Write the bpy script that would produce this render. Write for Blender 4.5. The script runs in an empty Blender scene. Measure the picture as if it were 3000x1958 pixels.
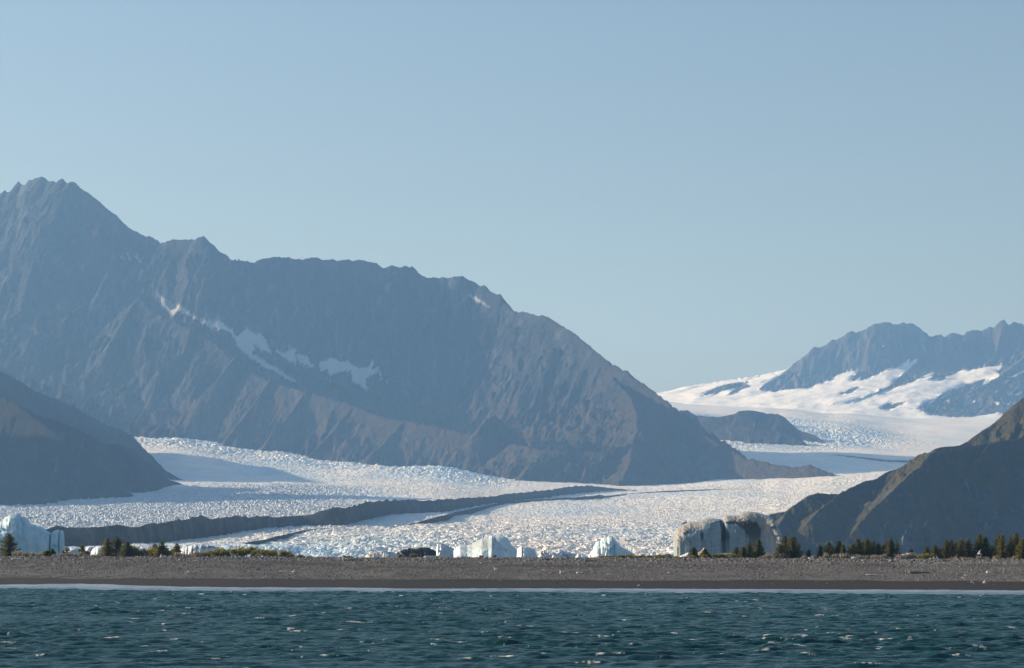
import bpy, math, random, time
import numpy as np

# ------------------------------------------------------------------ camera, sky, sun, exposure
scene = bpy.context.scene
F = 8507.0            # focal length in photograph pixels (20 degrees across 3000 px)
HZ = 1612.0           # row of the true horizon in the photograph
CAMZ = 8.0            # eye height on the boat above the sea
SUN_EL, SUN_AZ = 19.0, 75.0     # elevation; angle to the left of the view direction (+Y)

cam_d = bpy.data.cameras.new("camera")
cam_d.sensor_width = 36.0
cam_d.lens = 36.0 * F / 3000.0
cam_d.shift_y = (HZ - 979.0) / 3000.0
cam_d.clip_start, cam_d.clip_end = 1.0, 80000.0
cam = bpy.data.objects.new("camera", cam_d)
cam.location = (0, 0, CAMZ)
cam.rotation_euler = (math.radians(90), 0, 0)
scene.collection.objects.link(cam)
scene.camera = cam

world = bpy.data.worlds.new("World")
scene.world = world
world.use_nodes = True
wn = world.node_tree
wn.nodes.clear()
sky = wn.nodes.new("ShaderNodeTexSky")
sky.sky_type = 'NISHITA'
sky.sun_disc = False
sky.sun_elevation = math.radians(SUN_EL)
sky.sun_rotation = math.radians(-SUN_AZ)
sky.altitude = 0
sky.air_density = 1.0
sky.dust_density = 1.4
sky.ozone_density = 2.5
bg = wn.nodes.new("ShaderNodeBackground")
bg.inputs["Strength"].default_value = 0.086
wo = wn.nodes.new("ShaderNodeOutputWorld")
tint = wn.nodes.new("ShaderNodeMix"); tint.data_type = 'RGBA'; tint.blend_type = 'MULTIPLY'
tint.inputs[0].default_value = 1.0
tint.inputs[7].default_value = (1.0, 0.95, 0.925, 1)
wn.links.new(sky.outputs[0], tint.inputs[6])
wn.links.new(tint.outputs[2], bg.inputs[0])
wn.links.new(bg.outputs[0], wo.inputs[0])

sun_d = bpy.data.lights.new("sun", 'SUN')
sun_d.energy = 5.0
sun_d.angle = math.radians(0.5)
sun_d.color = (1.0, 0.83, 0.60)
sun = bpy.data.objects.new("sun", sun_d)
scene.collection.objects.link(sun)
from mathutils import Vector
_e, _a = math.radians(SUN_EL), math.radians(SUN_AZ)
SUNV = Vector((-math.sin(_a) * math.cos(_e), math.cos(_a) * math.cos(_e), math.sin(_e)))
sun.rotation_euler = SUNV.to_track_quat('Z', 'Y').to_euler()

scene.view_settings.view_transform = 'Standard'
scene.view_settings.look = 'None'
scene.view_settings.gamma = 1.0
scene.view_settings.exposure = 0.72
scene.render.engine = 'CYCLES'
scene.cycles.use_denoising = True
scene.cycles.denoiser = 'OPENIMAGEDENOISE'
scene.cycles.denoising_input_passes = 'RGB_ALBEDO_NORMAL'
scene.cycles.denoising_prefilter = 'ACCURATE'
scene.cycles.max_bounces = 6
scene.cycles.diffuse_bounces = 2
scene.cycles.glossy_bounces = 2
scene.cycles.volume_bounces = 2
scene.cycles.transparent_max_bounces = 4

# ------------------------------------------------------------------ helpers
def link(o):
    scene.collection.objects.link(o)
    return o

def tag(o, label=None, cat=None, group=None, kind=None):
    if label: o["label"] = label
    if cat: o["category"] = cat
    if group: o["group"] = group
    if kind: o["kind"] = kind
    return o

def mesh_np(name, V, faces, mat, parent=None, smooth=True, attrs=None):
    """V (n,3); faces (m,k) index array -> one mesh object"""
    V = np.ascontiguousarray(V, dtype=np.float32)
    faces = np.ascontiguousarray(faces, dtype=np.int32)
    me = bpy.data.meshes.new(name)
    m, k = faces.shape
    me.vertices.add(len(V)); me.vertices.foreach_set("co", V.ravel())
    me.loops.add(m * k); me.loops.foreach_set("vertex_index", faces.ravel())
    me.polygons.add(m)
    me.polygons.foreach_set("loop_start", np.arange(0, m * k, k, dtype=np.int32))
    me.polygons.foreach_set("loop_total", np.full(m, k, dtype=np.int32))
    me.polygons.foreach_set("use_smooth", np.full(m, bool(smooth)))
    for an, av in (attrs or {}).items():
        a = me.attributes.new(an, 'FLOAT', 'POINT')
        a.data.foreach_set("value", np.ascontiguousarray(av, dtype=np.float32).ravel())
    me.update()
    if mat: me.materials.append(mat)
    o = bpy.data.objects.new(name, me)
    link(o)
    if parent is not None: o.parent = parent
    return o

def grid_faces(nr, nc, wrap=False):
    r = np.arange(nr - 1)[:, None]; c = np.arange(nc if wrap else nc - 1)[None, :]
    a = r * nc + c; b = r * nc + (c + 1) % nc
    return np.stack([a, b, b + nc, a + nc], -1).reshape(-1, 4)

def grid_mesh(name, X, Y, Z, mat, parent=None, smooth=True, attrs=None):
    V = np.stack([X, Y, Z], -1).reshape(-1, 3)
    return mesh_np(name, V, grid_faces(*X.shape), mat, parent, smooth,
                   {k: v.ravel() for k, v in (attrs or {}).items()})

def P(u, v, d):
    """world point seen at photograph pixel (u, v) when it stands d metres out"""
    return np.array([(u - 1500.0) / F * d, d, CAMZ - (v - HZ) / F * d])

def zat(v, d): return CAMZ - (v - HZ) / F * d

def hsh(ix, iy, seed):
    h = (ix.astype(np.uint32) * np.uint32(374761393) + iy.astype(np.uint32) * np.uint32(668265263)
         + np.uint32((seed * 974634777 + 12345) & 0xffffffff))
    h = (h ^ (h >> np.uint32(13))) * np.uint32(1274126177)
    h = (h ^ (h >> np.uint32(16))) * np.uint32(2246822519)
    h = h ^ (h >> np.uint32(15))
    return h.astype(np.float32) / np.float32(4294967296.0)

def perlin(x, y, seed=0):
    x = np.asarray(x, np.float64); y = np.asarray(y, np.float64)
    xi = np.floor(x); yi = np.floor(y)
    fx = (x - xi).astype(np.float32); fy = (y - yi).astype(np.float32)
    ix = xi.astype(np.int64); iy = yi.astype(np.int64)
    u = fx * fx * fx * (fx * (fx * 6 - 15) + 10); v = fy * fy * fy * (fy * (fy * 6 - 15) + 10)
    def g(dx, dy):
        a = hsh(ix + dx, iy + dy, seed) * np.float32(2 * math.pi)
        return np.cos(a) * (fx - dx) + np.sin(a) * (fy - dy)
    n0 = g(0, 0) * (1 - u) + g(1, 0) * u
    n1 = g(0, 1) * (1 - u) + g(1, 1) * u
    return (n0 * (1 - v) + n1 * v) * np.float32(1.5)

def fbm(x, y, seed=0, oct=4, gain=0.5, lac=2.03):
    s = 0; a = 1.0; t = 0
    for k in range(oct):
        s = s + a * perlin(x, y, seed + k * 17); t += a
        x = x * lac + 13.7; y = y * lac - 7.1; a *= gain
    return s / t

def ridged(x, y, seed=0, oct=4, gain=0.5, lac=2.07):
    s = 0; a = 1.0; t = 0; w = 1.0
    for k in range(oct):
        n = 1 - np.abs(perlin(x, y, seed + k * 31)) * 1.4
        n = np.clip(n, 0, 1) ** 2 * w
        w = np.clip(n * 1.6, 0, 1)
        s = s + a * n; t += a
        x = x * lac + 5.3; y = y * lac + 9.1; a *= gain
    return s / t

def worley(x, y, seed=0, jit=0.9):
    """F1, F2 and the id-hash of the nearest cell"""
    xi = np.floor(x).astype(np.int64); yi = np.floor(y).astype(np.int64)
    f1 = np.full(x.shape, 9.0, np.float32); f2 = f1.copy(); idh = np.zeros(x.shape, np.float32)
    for dx in (-1, 0, 1):
        for dy in (-1, 0, 1):
            cx = xi + dx; cy = yi + dy
            px = cx + 0.5 + (hsh(cx, cy, seed) - 0.5) * jit
            py = cy + 0.5 + (hsh(cx, cy, seed + 5) - 0.5) * jit
            d = np.hypot(px - x, py - y).astype(np.float32)
            nearer = d < f1
            f2 = np.where(nearer, f1, np.minimum(f2, d))
            idh = np.where(nearer, hsh(cx, cy, seed + 9), idh)
            f1 = np.where(nearer, d, f1)
    return f1, f2, idh

def facets(x, y, seed, tilt=1.4):
    """broken planes: every Voronoi cell is a tilted facet with a sharp edge to the next"""
    xi = np.floor(x).astype(np.int64); yi = np.floor(y).astype(np.int64)
    f1 = np.full(x.shape, 9.0, np.float32); out = np.zeros(x.shape, np.float32)
    for dx in (-1, 0, 1):
        for dy in (-1, 0, 1):
            cx = xi + dx; cy = yi + dy
            px = cx + 0.5 + (hsh(cx, cy, seed) - 0.5) * .9; py = cy + 0.5 + (hsh(cx, cy, seed + 5) - 0.5) * .9
            d = np.hypot(px - x, py - y).astype(np.float32); nearer = d < f1
            v = (hsh(cx, cy, seed + 9) - .5) + tilt * ((hsh(cx, cy, seed + 11) - .5) * (x - px) + (hsh(cx, cy, seed + 13) - .5) * (y - py))
            out = np.where(nearer, v, out); f1 = np.where(nearer, d, f1)
    return out

def sstep(a, b, x):
    t = np.clip((x - a) / (b - a), 0, 1)
    return t * t * (3 - 2 * t)

def interp(u, pts):
    p = np.array(pts, float); o = np.argsort(p[:, 0])
    return np.interp(u, p[o, 0], p[o, 1])

def in_poly(x, y, poly):
    """even-odd test on arrays"""
    p = np.array(poly, float); inside = np.zeros(x.shape, bool)
    x0, y0 = p.min(0); x1, y1 = p.max(0)
    sel = (x >= x0) & (x <= x1) & (y >= y0) & (y <= y1)
    if not sel.any(): return inside
    xs = x[sel]; ys = y[sel]; ins = np.zeros(xs.shape, bool)
    n = len(p)
    for i in range(n):
        ax, ay = p[i]; bx, by = p[(i + 1) % n]
        if ay == by: continue
        c = (ay > ys) != (by > ys)
        ins ^= c & (xs < (bx - ax) * (ys - ay) / (by - ay) + ax)
    inside[sel] = ins
    return inside

def crop(ox, oy, s, pts): return [(ox + s * a, oy + s * b) for a, b in pts]

def uv_of(X, Y, Z):
    return 1500 + F * X / Y, HZ - F * (Z - CAMZ) / Y

def tents(X, Y, ridges):
    """height of the highest of many ridge lines; every ridge falls away to both sides.
    ridge = (points[(u,v,d)], k1, w, k2): slope k1 for the first w metres from the crest, then k2"""
    H = np.full(X.shape, -1e4, np.float32); DM = np.full(X.shape, 1e4, np.float32)
    X = X.astype(np.float32); Y = Y.astype(np.float32)
    for pts, k1, w, k2 in ridges:
        Q = [P(*p) for p in pts]
        for a, b in zip(Q[:-1], Q[1:]):
            ex, ey = b[0] - a[0], b[1] - a[1]
            L2 = ex * ex + ey * ey + 1e-9
            t = np.clip(((X - a[0]) * ex + (Y - a[1]) * ey) / L2, 0, 1)
            dist = np.hypot(X - a[0] - t * ex, Y - a[1] - t * ey)
            z = a[2] + t * (b[2] - a[2])
            h = z - k1 * np.minimum(dist, w) - k2 * np.maximum(dist - w, 0)
            up = h > H
            H = np.where(up, h, H); DM = np.where(up, dist, DM)
    return H, DM

def fan(u0, u1, du, dlist):
    U = np.arange(u0, u1 + du, du, dtype=np.float64) if np.isscalar(u0) else np.asarray(u0, np.float64)
    D = np.asarray(dlist, np.float64)
    UU, DD = np.meshgrid(U, D)
    return UU, (UU - 1500) / F * DD, DD

# ------------------------------------------------------------------ materials
def new_mat(name):
    m = bpy.data.materials.new(name); m.use_nodes = True
    nt = m.node_tree; nt.nodes.clear()
    out = nt.nodes.new("ShaderNodeOutputMaterial")
    bs = nt.nodes.new("ShaderNodeBsdfPrincipled")
    nt.links.new(bs.outputs[0], out.inputs[0])
    return m, nt, bs, out

class N:
    """small node builder"""
    def __init__(s, nt): s.nt = nt
    def val(s, inp, v):
        if isinstance(v, bpy.types.NodeSocket): s.nt.links.new(v, inp)
        elif isinstance(v, (int, float)) and getattr(inp, "type", "") == 'RGBA': inp.default_value = (v, v, v, 1)
        elif isinstance(v, (tuple, list)) and len(v) == 3 and inp.type == 'RGBA': inp.default_value = (*v, 1)
        else: inp.default_value = v
    def pos(s):
        g = s.nt.nodes.new("ShaderNodeNewGeometry"); return g.outputs["Position"]
    def obj(s):
        g = s.nt.nodes.new("ShaderNodeTexCoord"); return g.outputs["Object"]
    def attr(s, name):
        a = s.nt.nodes.new("ShaderNodeAttribute"); a.attribute_name = name; return a.outputs["Fac"]
    def scale(s, vec, sc):
        m = s.nt.nodes.new("ShaderNodeMapping"); s.nt.links.new(vec, m.inputs["Vector"])
        m.inputs["Scale"].default_value = sc; return m.outputs[0]
    def noise(s, vec, scale, detail=4, rough=0.55, dist=0.0):
        n = s.nt.nodes.new("ShaderNodeTexNoise"); s.nt.links.new(vec, n.inputs["Vector"])
        n.inputs["Scale"].default_value = scale; n.inputs["Detail"].default_value = detail
        n.inputs["Roughness"].default_value = rough; n.inputs["Distortion"].default_value = dist
        return n.outputs["Fac"]
    def voro(s, vec, scale, out="Distance", feature='F1'):
        n = s.nt.nodes.new("ShaderNodeTexVoronoi"); s.nt.links.new(vec, n.inputs["Vector"])
        n.feature = feature
        n.inputs["Scale"].default_value = scale; return n.outputs[out]
    def ramp(s, fac, a, b, lo=0.0, hi=1.0):
        m = s.nt.nodes.new("ShaderNodeMapRange"); m.clamp = True; m.interpolation_type = 'SMOOTHSTEP'
        s.val(m.inputs["Value"], fac)
        m.inputs["From Min"].default_value = a; m.inputs["From Max"].default_value = b
        m.inputs["To Min"].default_value = lo; m.inputs["To Max"].default_value = hi
        return m.outputs[0]
    def mix(s, fac, a, b, mode='MIX'):
        m = s.nt.nodes.new("ShaderNodeMix"); m.data_type = 'RGBA'; m.blend_type = mode
        s.val(m.inputs[0], fac); s.val(m.inputs[6], a); s.val(m.inputs[7], b)
        return m.outputs[2]
    def math(s, op, a, b=0.0):
        m = s.nt.nodes.new("ShaderNodeMath"); m.operation = op
        s.val(m.inputs[0], a); s.val(m.inputs[1], b); return m.outputs[0]
    def bump(s, h, strength, dist):
        b = s.nt.nodes.new("ShaderNodeBump"); s.nt.links.new(h, b.inputs["Height"])
        b.inputs["Strength"].default_value = strength; b.inputs["Distance"].default_value = dist
        return b.outputs[0]

def rock_mat(name, c1, c2, veg, scale=1.0, vegamt=0.5, bump=6.0, lean=.35):
    m, nt, bs, out = new_mat(name); n = N(nt)
    p = n.pos()
    base = n.mix(n.ramp(n.noise(p, 0.005 / scale, 8, 0.68), .38, .62), c1, c2)
    mp = nt.nodes.new("ShaderNodeMapping"); nt.links.new(p, mp.inputs["Vector"])
    mp.inputs["Rotation"].default_value = (0, math.radians(-20), 0); mp.inputs["Scale"].default_value = (1, .25, .28)
    st = n.noise(mp.outputs[0], 0.022 / scale, 8, .7, .4)
    base = n.mix(n.ramp(st, .54, .66, 0, .85), base, tuple(min(1, c * 2.0 + .012) for c in c2))
    base = n.mix(n.ramp(n.noise(p, .06 / scale, 5, .7), .55, .7, 0, .5), base, tuple(c * .55 for c in c1))
    v = n.ramp(n.math('ADD', n.math('MULTIPLY', n.attr("veg"), .5), n.noise(p, 0.008 / scale, 8, .66)), .62, .84, 0, vegamt)
    base = n.mix(v, base, n.mix(n.ramp(n.noise(p, .02 / scale, 5, .65), .4, .6), veg, tuple(c * k for c, k in zip(veg, (1.5, 1.05, .9)))))
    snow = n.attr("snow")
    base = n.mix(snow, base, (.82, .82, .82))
    nt.links.new(base, bs.inputs["Base Color"])
    bs.inputs["Roughness"].default_value = 0.95
    bs.inputs["Specular IOR Level"].default_value = 0.1
    h = n.math('ADD', n.noise(p, .03 / scale, 8, .65), n.math('MULTIPLY', n.noise(n.scale(p, (1, .3, .3)), .05 / scale, 5, .6), .7))
    h = n.math('MULTIPLY', h, n.ramp(snow, 0, 1, 1, .15))
    nt.links.new(n.bump(h, 1.0, bump * 1.5), bs.inputs["Normal"])
    return m
# ------------------------------------------------------------------ glacier surface (rows of V against distance)
GCOL = [
    (-600, [(2330, 1640), (2420, 1612), (3000, 1556), (4000, 1515), (5200, 1482), (6500, 1440), (8500, 1300), (13000, 1200)]),
    (0,    [(2330, 1640), (2420, 1608), (3000, 1556), (4000, 1515), (5200, 1477), (6200, 1430), (7400, 1330), (8700, 1262), (13000, 1200)]),
    (500,  [(2330, 1639), (2370, 1600), (2600, 1592), (3200, 1560), (4200, 1512), (5300, 1455), (6300, 1402), (7350, 1330), (8450, 1283), (13000, 1220)]),
    (800,  [(2330, 1638), (2370, 1602), (2600, 1580), (3300, 1545), (4200, 1505), (5300, 1446), (5900, 1419), (6700, 1398), (7400, 1352), (8100, 1328), (13000, 1260)]),
    (1000, [(2330, 1638), (2390, 1608), (2600, 1580), (3400, 1535), (4400, 1487), (5500, 1437), (6100, 1419), (6800, 1396), (7700, 1360), (13000, 1290)]),
    (1250, [(2330, 1638), (2480, 1610), (2700, 1580), (3500, 1533), (4500, 1489), (5600, 1440), (6500, 1410), (7400, 1383), (13000, 1330)]),
    (1500, [(2330, 1638), (2500, 1612), (2800, 1580), (3500, 1540), (4600, 1494), (5800, 1452), (7100, 1414), (13000, 1330)]),
    (1900, [(2330, 1638), (2600, 1612), (2900, 1580), (3700, 1535), (4700, 1493), (5900, 1455), (7000, 1429), (8300, 1400), (9300, 1330), (10400, 1240), (11500, 1196), (13500, 1180), (16000, 1160)]),
    (2200, [(2330, 1638), (2700, 1605), (3000, 1575), (3800, 1530), (4800, 1487), (5900, 1448), (6950, 1415), (8000, 1385), (8600, 1358), (9300, 1330), (10100, 1255), (11500, 1208), (12600, 1197), (13500, 1190), (16000, 1175)]),
    (2225, [(2330, 1638), (2700, 1605), (3000, 1575), (3800, 1530), (4800, 1487), (5900, 1448), (6950, 1415), (8000, 1385), (8600, 1358), (9300, 1330), (10100, 1255), (11500, 1208), (12600, 1197), (13500, 1190), (16000, 1175)]),
    (2285, [(2330, 1650), (3700, 1648), (3850, 1528), (4800, 1484), (5930, 1445), (6980, 1409), (7950, 1386), (8500, 1359), (9300, 1329), (10000, 1265), (11500, 1212), (12600, 1200), (13500, 1194), (16000, 1180)]),
    (2450, [(2330, 1650), (3640, 1646), (3760, 1540), (4000, 1512), (4900, 1474), (6000, 1435), (7050, 1398), (7800, 1388), (8300, 1360), (9300, 1325), (9700, 1300), (10500, 1250), (11600, 1222), (12800, 1212), (13500, 1208), (16000, 1195)]),
    (2700, [(2330, 1650), (3850, 1646), (4100, 1520), (5000, 1465), (6000, 1428), (7100, 1395), (7800, 1382), (8300, 1362), (9300, 1330), (10300, 1280), (11600, 1242), (12900, 1221), (13600, 1216), (16000, 1205)]),
    (3000, [(2330, 1650), (3850, 1646), (4100, 1520), (5000, 1465), (6000, 1430), (7100, 1400), (8300, 1365), (9300, 1332), (10300, 1290), (11600, 1245), (12900, 1212), (13600, 1206), (16000, 1190)]),
    (3700, [(2330, 1650), (3850, 1646), (4100, 1520), (5000, 1465), (6000, 1430), (7100, 1400), (8300, 1365), (9300, 1332), (10300, 1290), (11600, 1245), (12900, 1205), (13600, 1195), (16000, 1180)]),
]
_gu = np.array([c[0] for c in GCOL], float)
def glacier_v(U, D):
    """row V of the smooth glacier surface"""
    U = np.asarray(U, float); D = np.asarray(D, float)
    cols = np.stack([np.interp(D, [a for a, b in c[1]], [b for a, b in c[1]]) for c in GCOL], 0)
    k = np.clip(np.searchsorted(_gu, U) - 1, 0, len(_gu) - 2)
    t = np.clip((U - _gu[k]) / (_gu[k + 1] - _gu[k]), 0, 1); t = t * t * (3 - 2 * t)
    a = np.take_along_axis(cols, k[None], 0)[0]; b = np.take_along_axis(cols, (k + 1)[None], 0)[0]
    return a * (1 - t) + b * t

def glacier_d(u, v):
    """distance at which the smooth glacier surface shows at pixel (u, v)"""
    dd = np.linspace(2330, 12500, 2500)
    vv = glacier_v(np.full(dd.shape, float(u)), dd)
    i = np.argmax(vv <= v)
    return dd[i] if vv[i] <= v else dd[-1]

# skyline and foot of the debris ridges, as (u, v)
UP1 = [(110, 1560), (134, 1547), (168, 1536), (197, 1545), (235, 1545), (290, 1541), (345, 1534), (403, 1543), (462, 1532), (504, 1528), (559, 1518), (588, 1512), (622, 1520), (660, 1516), (697, 1511), (730, 1513), (769, 1510), (811, 1515), (845, 1513), (874, 1508), (916, 1505), (966, 1490), (1000, 1483), (1042, 1478), (1063, 1469), (1110, 1469), (1202, 1465), (1294, 1464), (1370, 1459), (1454, 1452), (1492, 1446), (1542, 1443), (1630, 1431), (1714, 1421), (1740, 1423), (1798, 1431), (1850, 1436), (1880, 1437)]
LO1 = [(110, 1606), (185, 1603), (370, 1598), (487, 1592), (546, 1586), (630, 1575), (714, 1563), (798, 1551), (882, 1546), (1000, 1543), (1021, 1540), (1084, 1523), (1168, 1506), (1294, 1497), (1420, 1484), (1546, 1466), (1672, 1450), (1798, 1440), (1880, 1438)]
UP2 = [(1200, 1536), (1260, 1520), (1330, 1501), (1390, 1489), (1470, 1471), (1560, 1464), (1650, 1459), (1740, 1453), (1758, 1449), (1775, 1453), (1860, 1445), (1950, 1439), (2060, 1434), (2200, 1432)]
LO2 = [(1200, 1538), (1260, 1534), (1310, 1526), (1350, 1510), (1400, 1498), (1480, 1482), (1570, 1473), (1650, 1468), (1760, 1462), (1860, 1453), (1950, 1447), (2060, 1439), (2200, 1435)]
UP3 = [(700, 1592), (760, 1583), (820, 1570), (870, 1558), (905, 1552), (960, 1548), (1010, 1545), (1050, 1542)]
LO3 = [(700, 1597), (760, 1595), (820, 1585), (870, 1568), (905, 1559), (960, 1551), (1010, 1547), (1050, 1543)]
UP4 = [(2440, 1332), (2500, 1337), (2560, 1343), (2600, 1348), (2680, 1350), (2760, 1350)]
LO4 = [(2440, 1334), (2500, 1340), (2560, 1347), (2600, 1352), (2680, 1354), (2760, 1354)]
def build_glacier():
    d = [2325.0]
    while d[-1] < 14200:
        x = d[-1]
        d.append(x + (2.6 if x < 2700 else 4.0 if x < 3600 else 6.0 if x < 6500 else 11.0 if x < 10500 else 16))
    UU, X, Y = fan(-500, 3500, 3.0, d)
    V = glacier_v(UU, Y)
    # soften the knots of the long profile
    for _ in range(3):
        V[1:-1] = (V[:-2] + 2 * V[1:-1] + V[2:]) / 4
    Z = zat(V, Y)
    # roughness by region
    near = sstep(4300, 2900, Y)
    rough = .35 + .30 * sstep(.05, .35, fbm(X / 420, Y / 700, 3, 3))
    right = sstep(900, 1300, UU)
    amp = (1.25 + 1.3 * near * right + .6 * near) * (0.55 + rough)
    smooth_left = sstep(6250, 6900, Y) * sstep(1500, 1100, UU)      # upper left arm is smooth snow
    margin = sstep(.15, .5, fbm(X / 150, Y / 500, 8, 3) + .25 * sstep(7300, 8600, Y + (UU - 500) * 1.1))
    amp *= 1 - smooth_left * (.62 - .58 * sstep(7450 + (800 - UU) * 1.3, 7900 + (800 - UU) * 1.3, Y))
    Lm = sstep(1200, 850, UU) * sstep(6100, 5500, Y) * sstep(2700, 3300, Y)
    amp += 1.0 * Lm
    amp *= 1 - .28 * near * right
    bank = np.exp(-((UU - 1290) / 150) ** 2 - ((Y - 7250) / 260) ** 2)      # bluish ice bank under the mountain
    amp += 2.2 * bank; Z = Z + 11 * bank
    up = sstep(8700, 9300, Y) * sstep(1700, 2000, UU)
    fall = np.exp(-((Y - 10000) / 500) ** 2) * sstep(2800, 2300, UU) * sstep(1900, 2200, UU)
    fall = np.maximum(fall, np.exp(-((Y - 10900 + (UU - 1900) * .55) / 500) ** 2) * sstep(2700, 2000, UU) * sstep(1800, 1900, UU))
    amp = amp * (1 - up * .5) + 5.0 * up * fall
    amp *= 1 - .8 * sstep(12300, 12900, Y)
    f1, f2, idh = worley(X / 7.0 + .35 * perlin(X / 9, Y / 9, 2), Y / 9.5, 4)
    g1, g2, idg = worley(X / 3.3, Y / 5.2, 14)
    blk = np.clip((f2 - f1) * 4.5, 0, 1)
    Z = Z + amp * (.5 * (idh - .5) + .6 * blk - .3 + .22 * (idg - .5) * (1 - .5 * near) + .5 * perlin(X / 14, Y / 20, 6))
    Z = Z + 1.5 * Lm * (.9 * np.clip(1 - g1 * 1.5, 0, 1) + .5 * (idg - .5)) * (.5 + idg)
    Z = Z + amp * .8 * (ridged(X / 38, Y / 60, 21, 3) - .45)
    c1, c2, cid = worley(X / 17 + .3 * perlin(X / 20, Y / 20, 12), Y / 22, 24)
    Z = Z + amp * near * right * (.8 * (cid - .5) + .55 * np.clip((c2 - c1) * 5, 0, 1))
    arm = sstep(6250, 6900, Y) * sstep(1650, 1300, UU); edge = sstep(7300 + (800 - UU) * 1.1, 7750 + (800 - UU) * 1.1, Y)
    Z = Z + arm * (1.1 + 3.2 * edge) * (1.0 * (cid - .5) + .8 * np.clip((c2 - c1) * 3, 0, 1) + .9 * (ridged(X / 60, Y / 34, 65, 3) - .5) + .5 * (idh - .5))
    og = .9 * np.sin((Y + .35 * X + 60 * fbm(X / 300, Y / 300, 33, 2)) / 13.0) * sstep(4200, 5200, Y) * sstep(12000, 11000, Y)
    Z = Z + og
    rug = 26 * fbm(X / 500, Y / 900, 31, 3) * sstep(2500, 4000, Y) * (.25 + .2 * up)
    Z = Z + rug
    # blue-ice share and dirt share; left-middle blue and grey paint in shade there
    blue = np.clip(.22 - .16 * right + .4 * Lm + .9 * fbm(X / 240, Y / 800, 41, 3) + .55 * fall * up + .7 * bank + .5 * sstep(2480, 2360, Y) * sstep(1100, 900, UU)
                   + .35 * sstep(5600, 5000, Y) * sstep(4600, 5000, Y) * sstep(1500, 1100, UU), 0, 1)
    flow = fbm((UU + .12 * (Y - 2400)) / 46, Y / 2600, 57, 4)
    dirt = np.clip(1.0 * sstep(.08, .4, flow) * sstep(2600, 3200, Y) * sstep(9500, 8500, Y) + .7 * sstep(1250, 1500, UU) * sstep(3500, 3000, Y) + 1.2 * fbm(X / 60, Y / 130, 51, 4) * .6, 0, 1)
    for up_, lo_ in ((UP1, LO1), (UP2, LO2), (UP3, LO3)):
        inr = (UU > lo_[0][0] - 20) & (UU < lo_[-1][0] + 30)
        dirt = np.maximum(dirt, inr * (1.5 * np.exp(-((V - interp(UU, lo_) - 2) / 7) ** 2) + 1.2 * np.exp(-((V - interp(UU, up_) + 3) / 6) ** 2)))
    grey = np.clip(.85 * Lm + .35 * smooth_left * sstep(-.1, .3, fbm(X / 90, Y / 420, 61, 4)), 0, 1)  # grey laid over the left-middle ice stands in for shade
    m, nt, bs, out = new_mat("glacier ice"); n = N(nt); p = n.pos()
    firn = n.mix(n.ramp(n.noise(n.scale(p, (1, .4, 1)), .012, 6, .65), .4, .62), (.87, .84, .78), (.80, .765, .70))
    col = n.mix(n.attr("blue"), firn, (.52, .69, .79))
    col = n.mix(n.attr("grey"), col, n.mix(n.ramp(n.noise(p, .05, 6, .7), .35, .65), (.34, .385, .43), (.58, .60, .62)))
    dm = n.math('MULTIPLY', n.attr("dirt"), n.ramp(n.noise(n.scale(p, (1, .5, 1)), .16, 6, .7, .6), .50, .66))
    col = n.mix(n.math('MULTIPLY', dm, .65), col, (.45, .39, .36))
    nt.links.new(col, bs.inputs["Base Color"]); bs.inputs["Roughness"].default_value = .65
    bs.inputs["Specular IOR Level"].default_value = .25
    h = n.noise(p, .5, 5, .6)
    nt.links.new(n.bump(h, .7, 1.2), bs.inputs["Normal"])
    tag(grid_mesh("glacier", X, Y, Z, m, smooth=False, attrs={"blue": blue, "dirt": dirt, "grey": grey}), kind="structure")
build_glacier()

# ------------------------------------------------------------------ moraines: debris ridges riding on the ice
def debris_mat():
    m, nt, bs, out = new_mat("moraine debris"); n = N(nt); p = n.pos()
    c = n.mix(n.ramp(n.noise(p, .05, 7, .65), .35, .65), (.055, .052, .050), (.105, .096, .088))
    ice = n.ramp(n.noise(p, .022, 6, .7), .70, .76)
    c = n.mix(n.math('MULTIPLY', ice, .6), c, (.55, .52, .50))
    nt.links.new(c, bs.inputs["Base Color"]); bs.inputs["Roughness"].default_value = .95
    bs.inputs["Specular IOR Level"].default_value = .1
    nt.links.new(n.bump(n.noise(p, .25, 6, .65), .8, 2.0), bs.inputs["Normal"])
    return m
M_DEBRIS = debris_mat()

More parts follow.
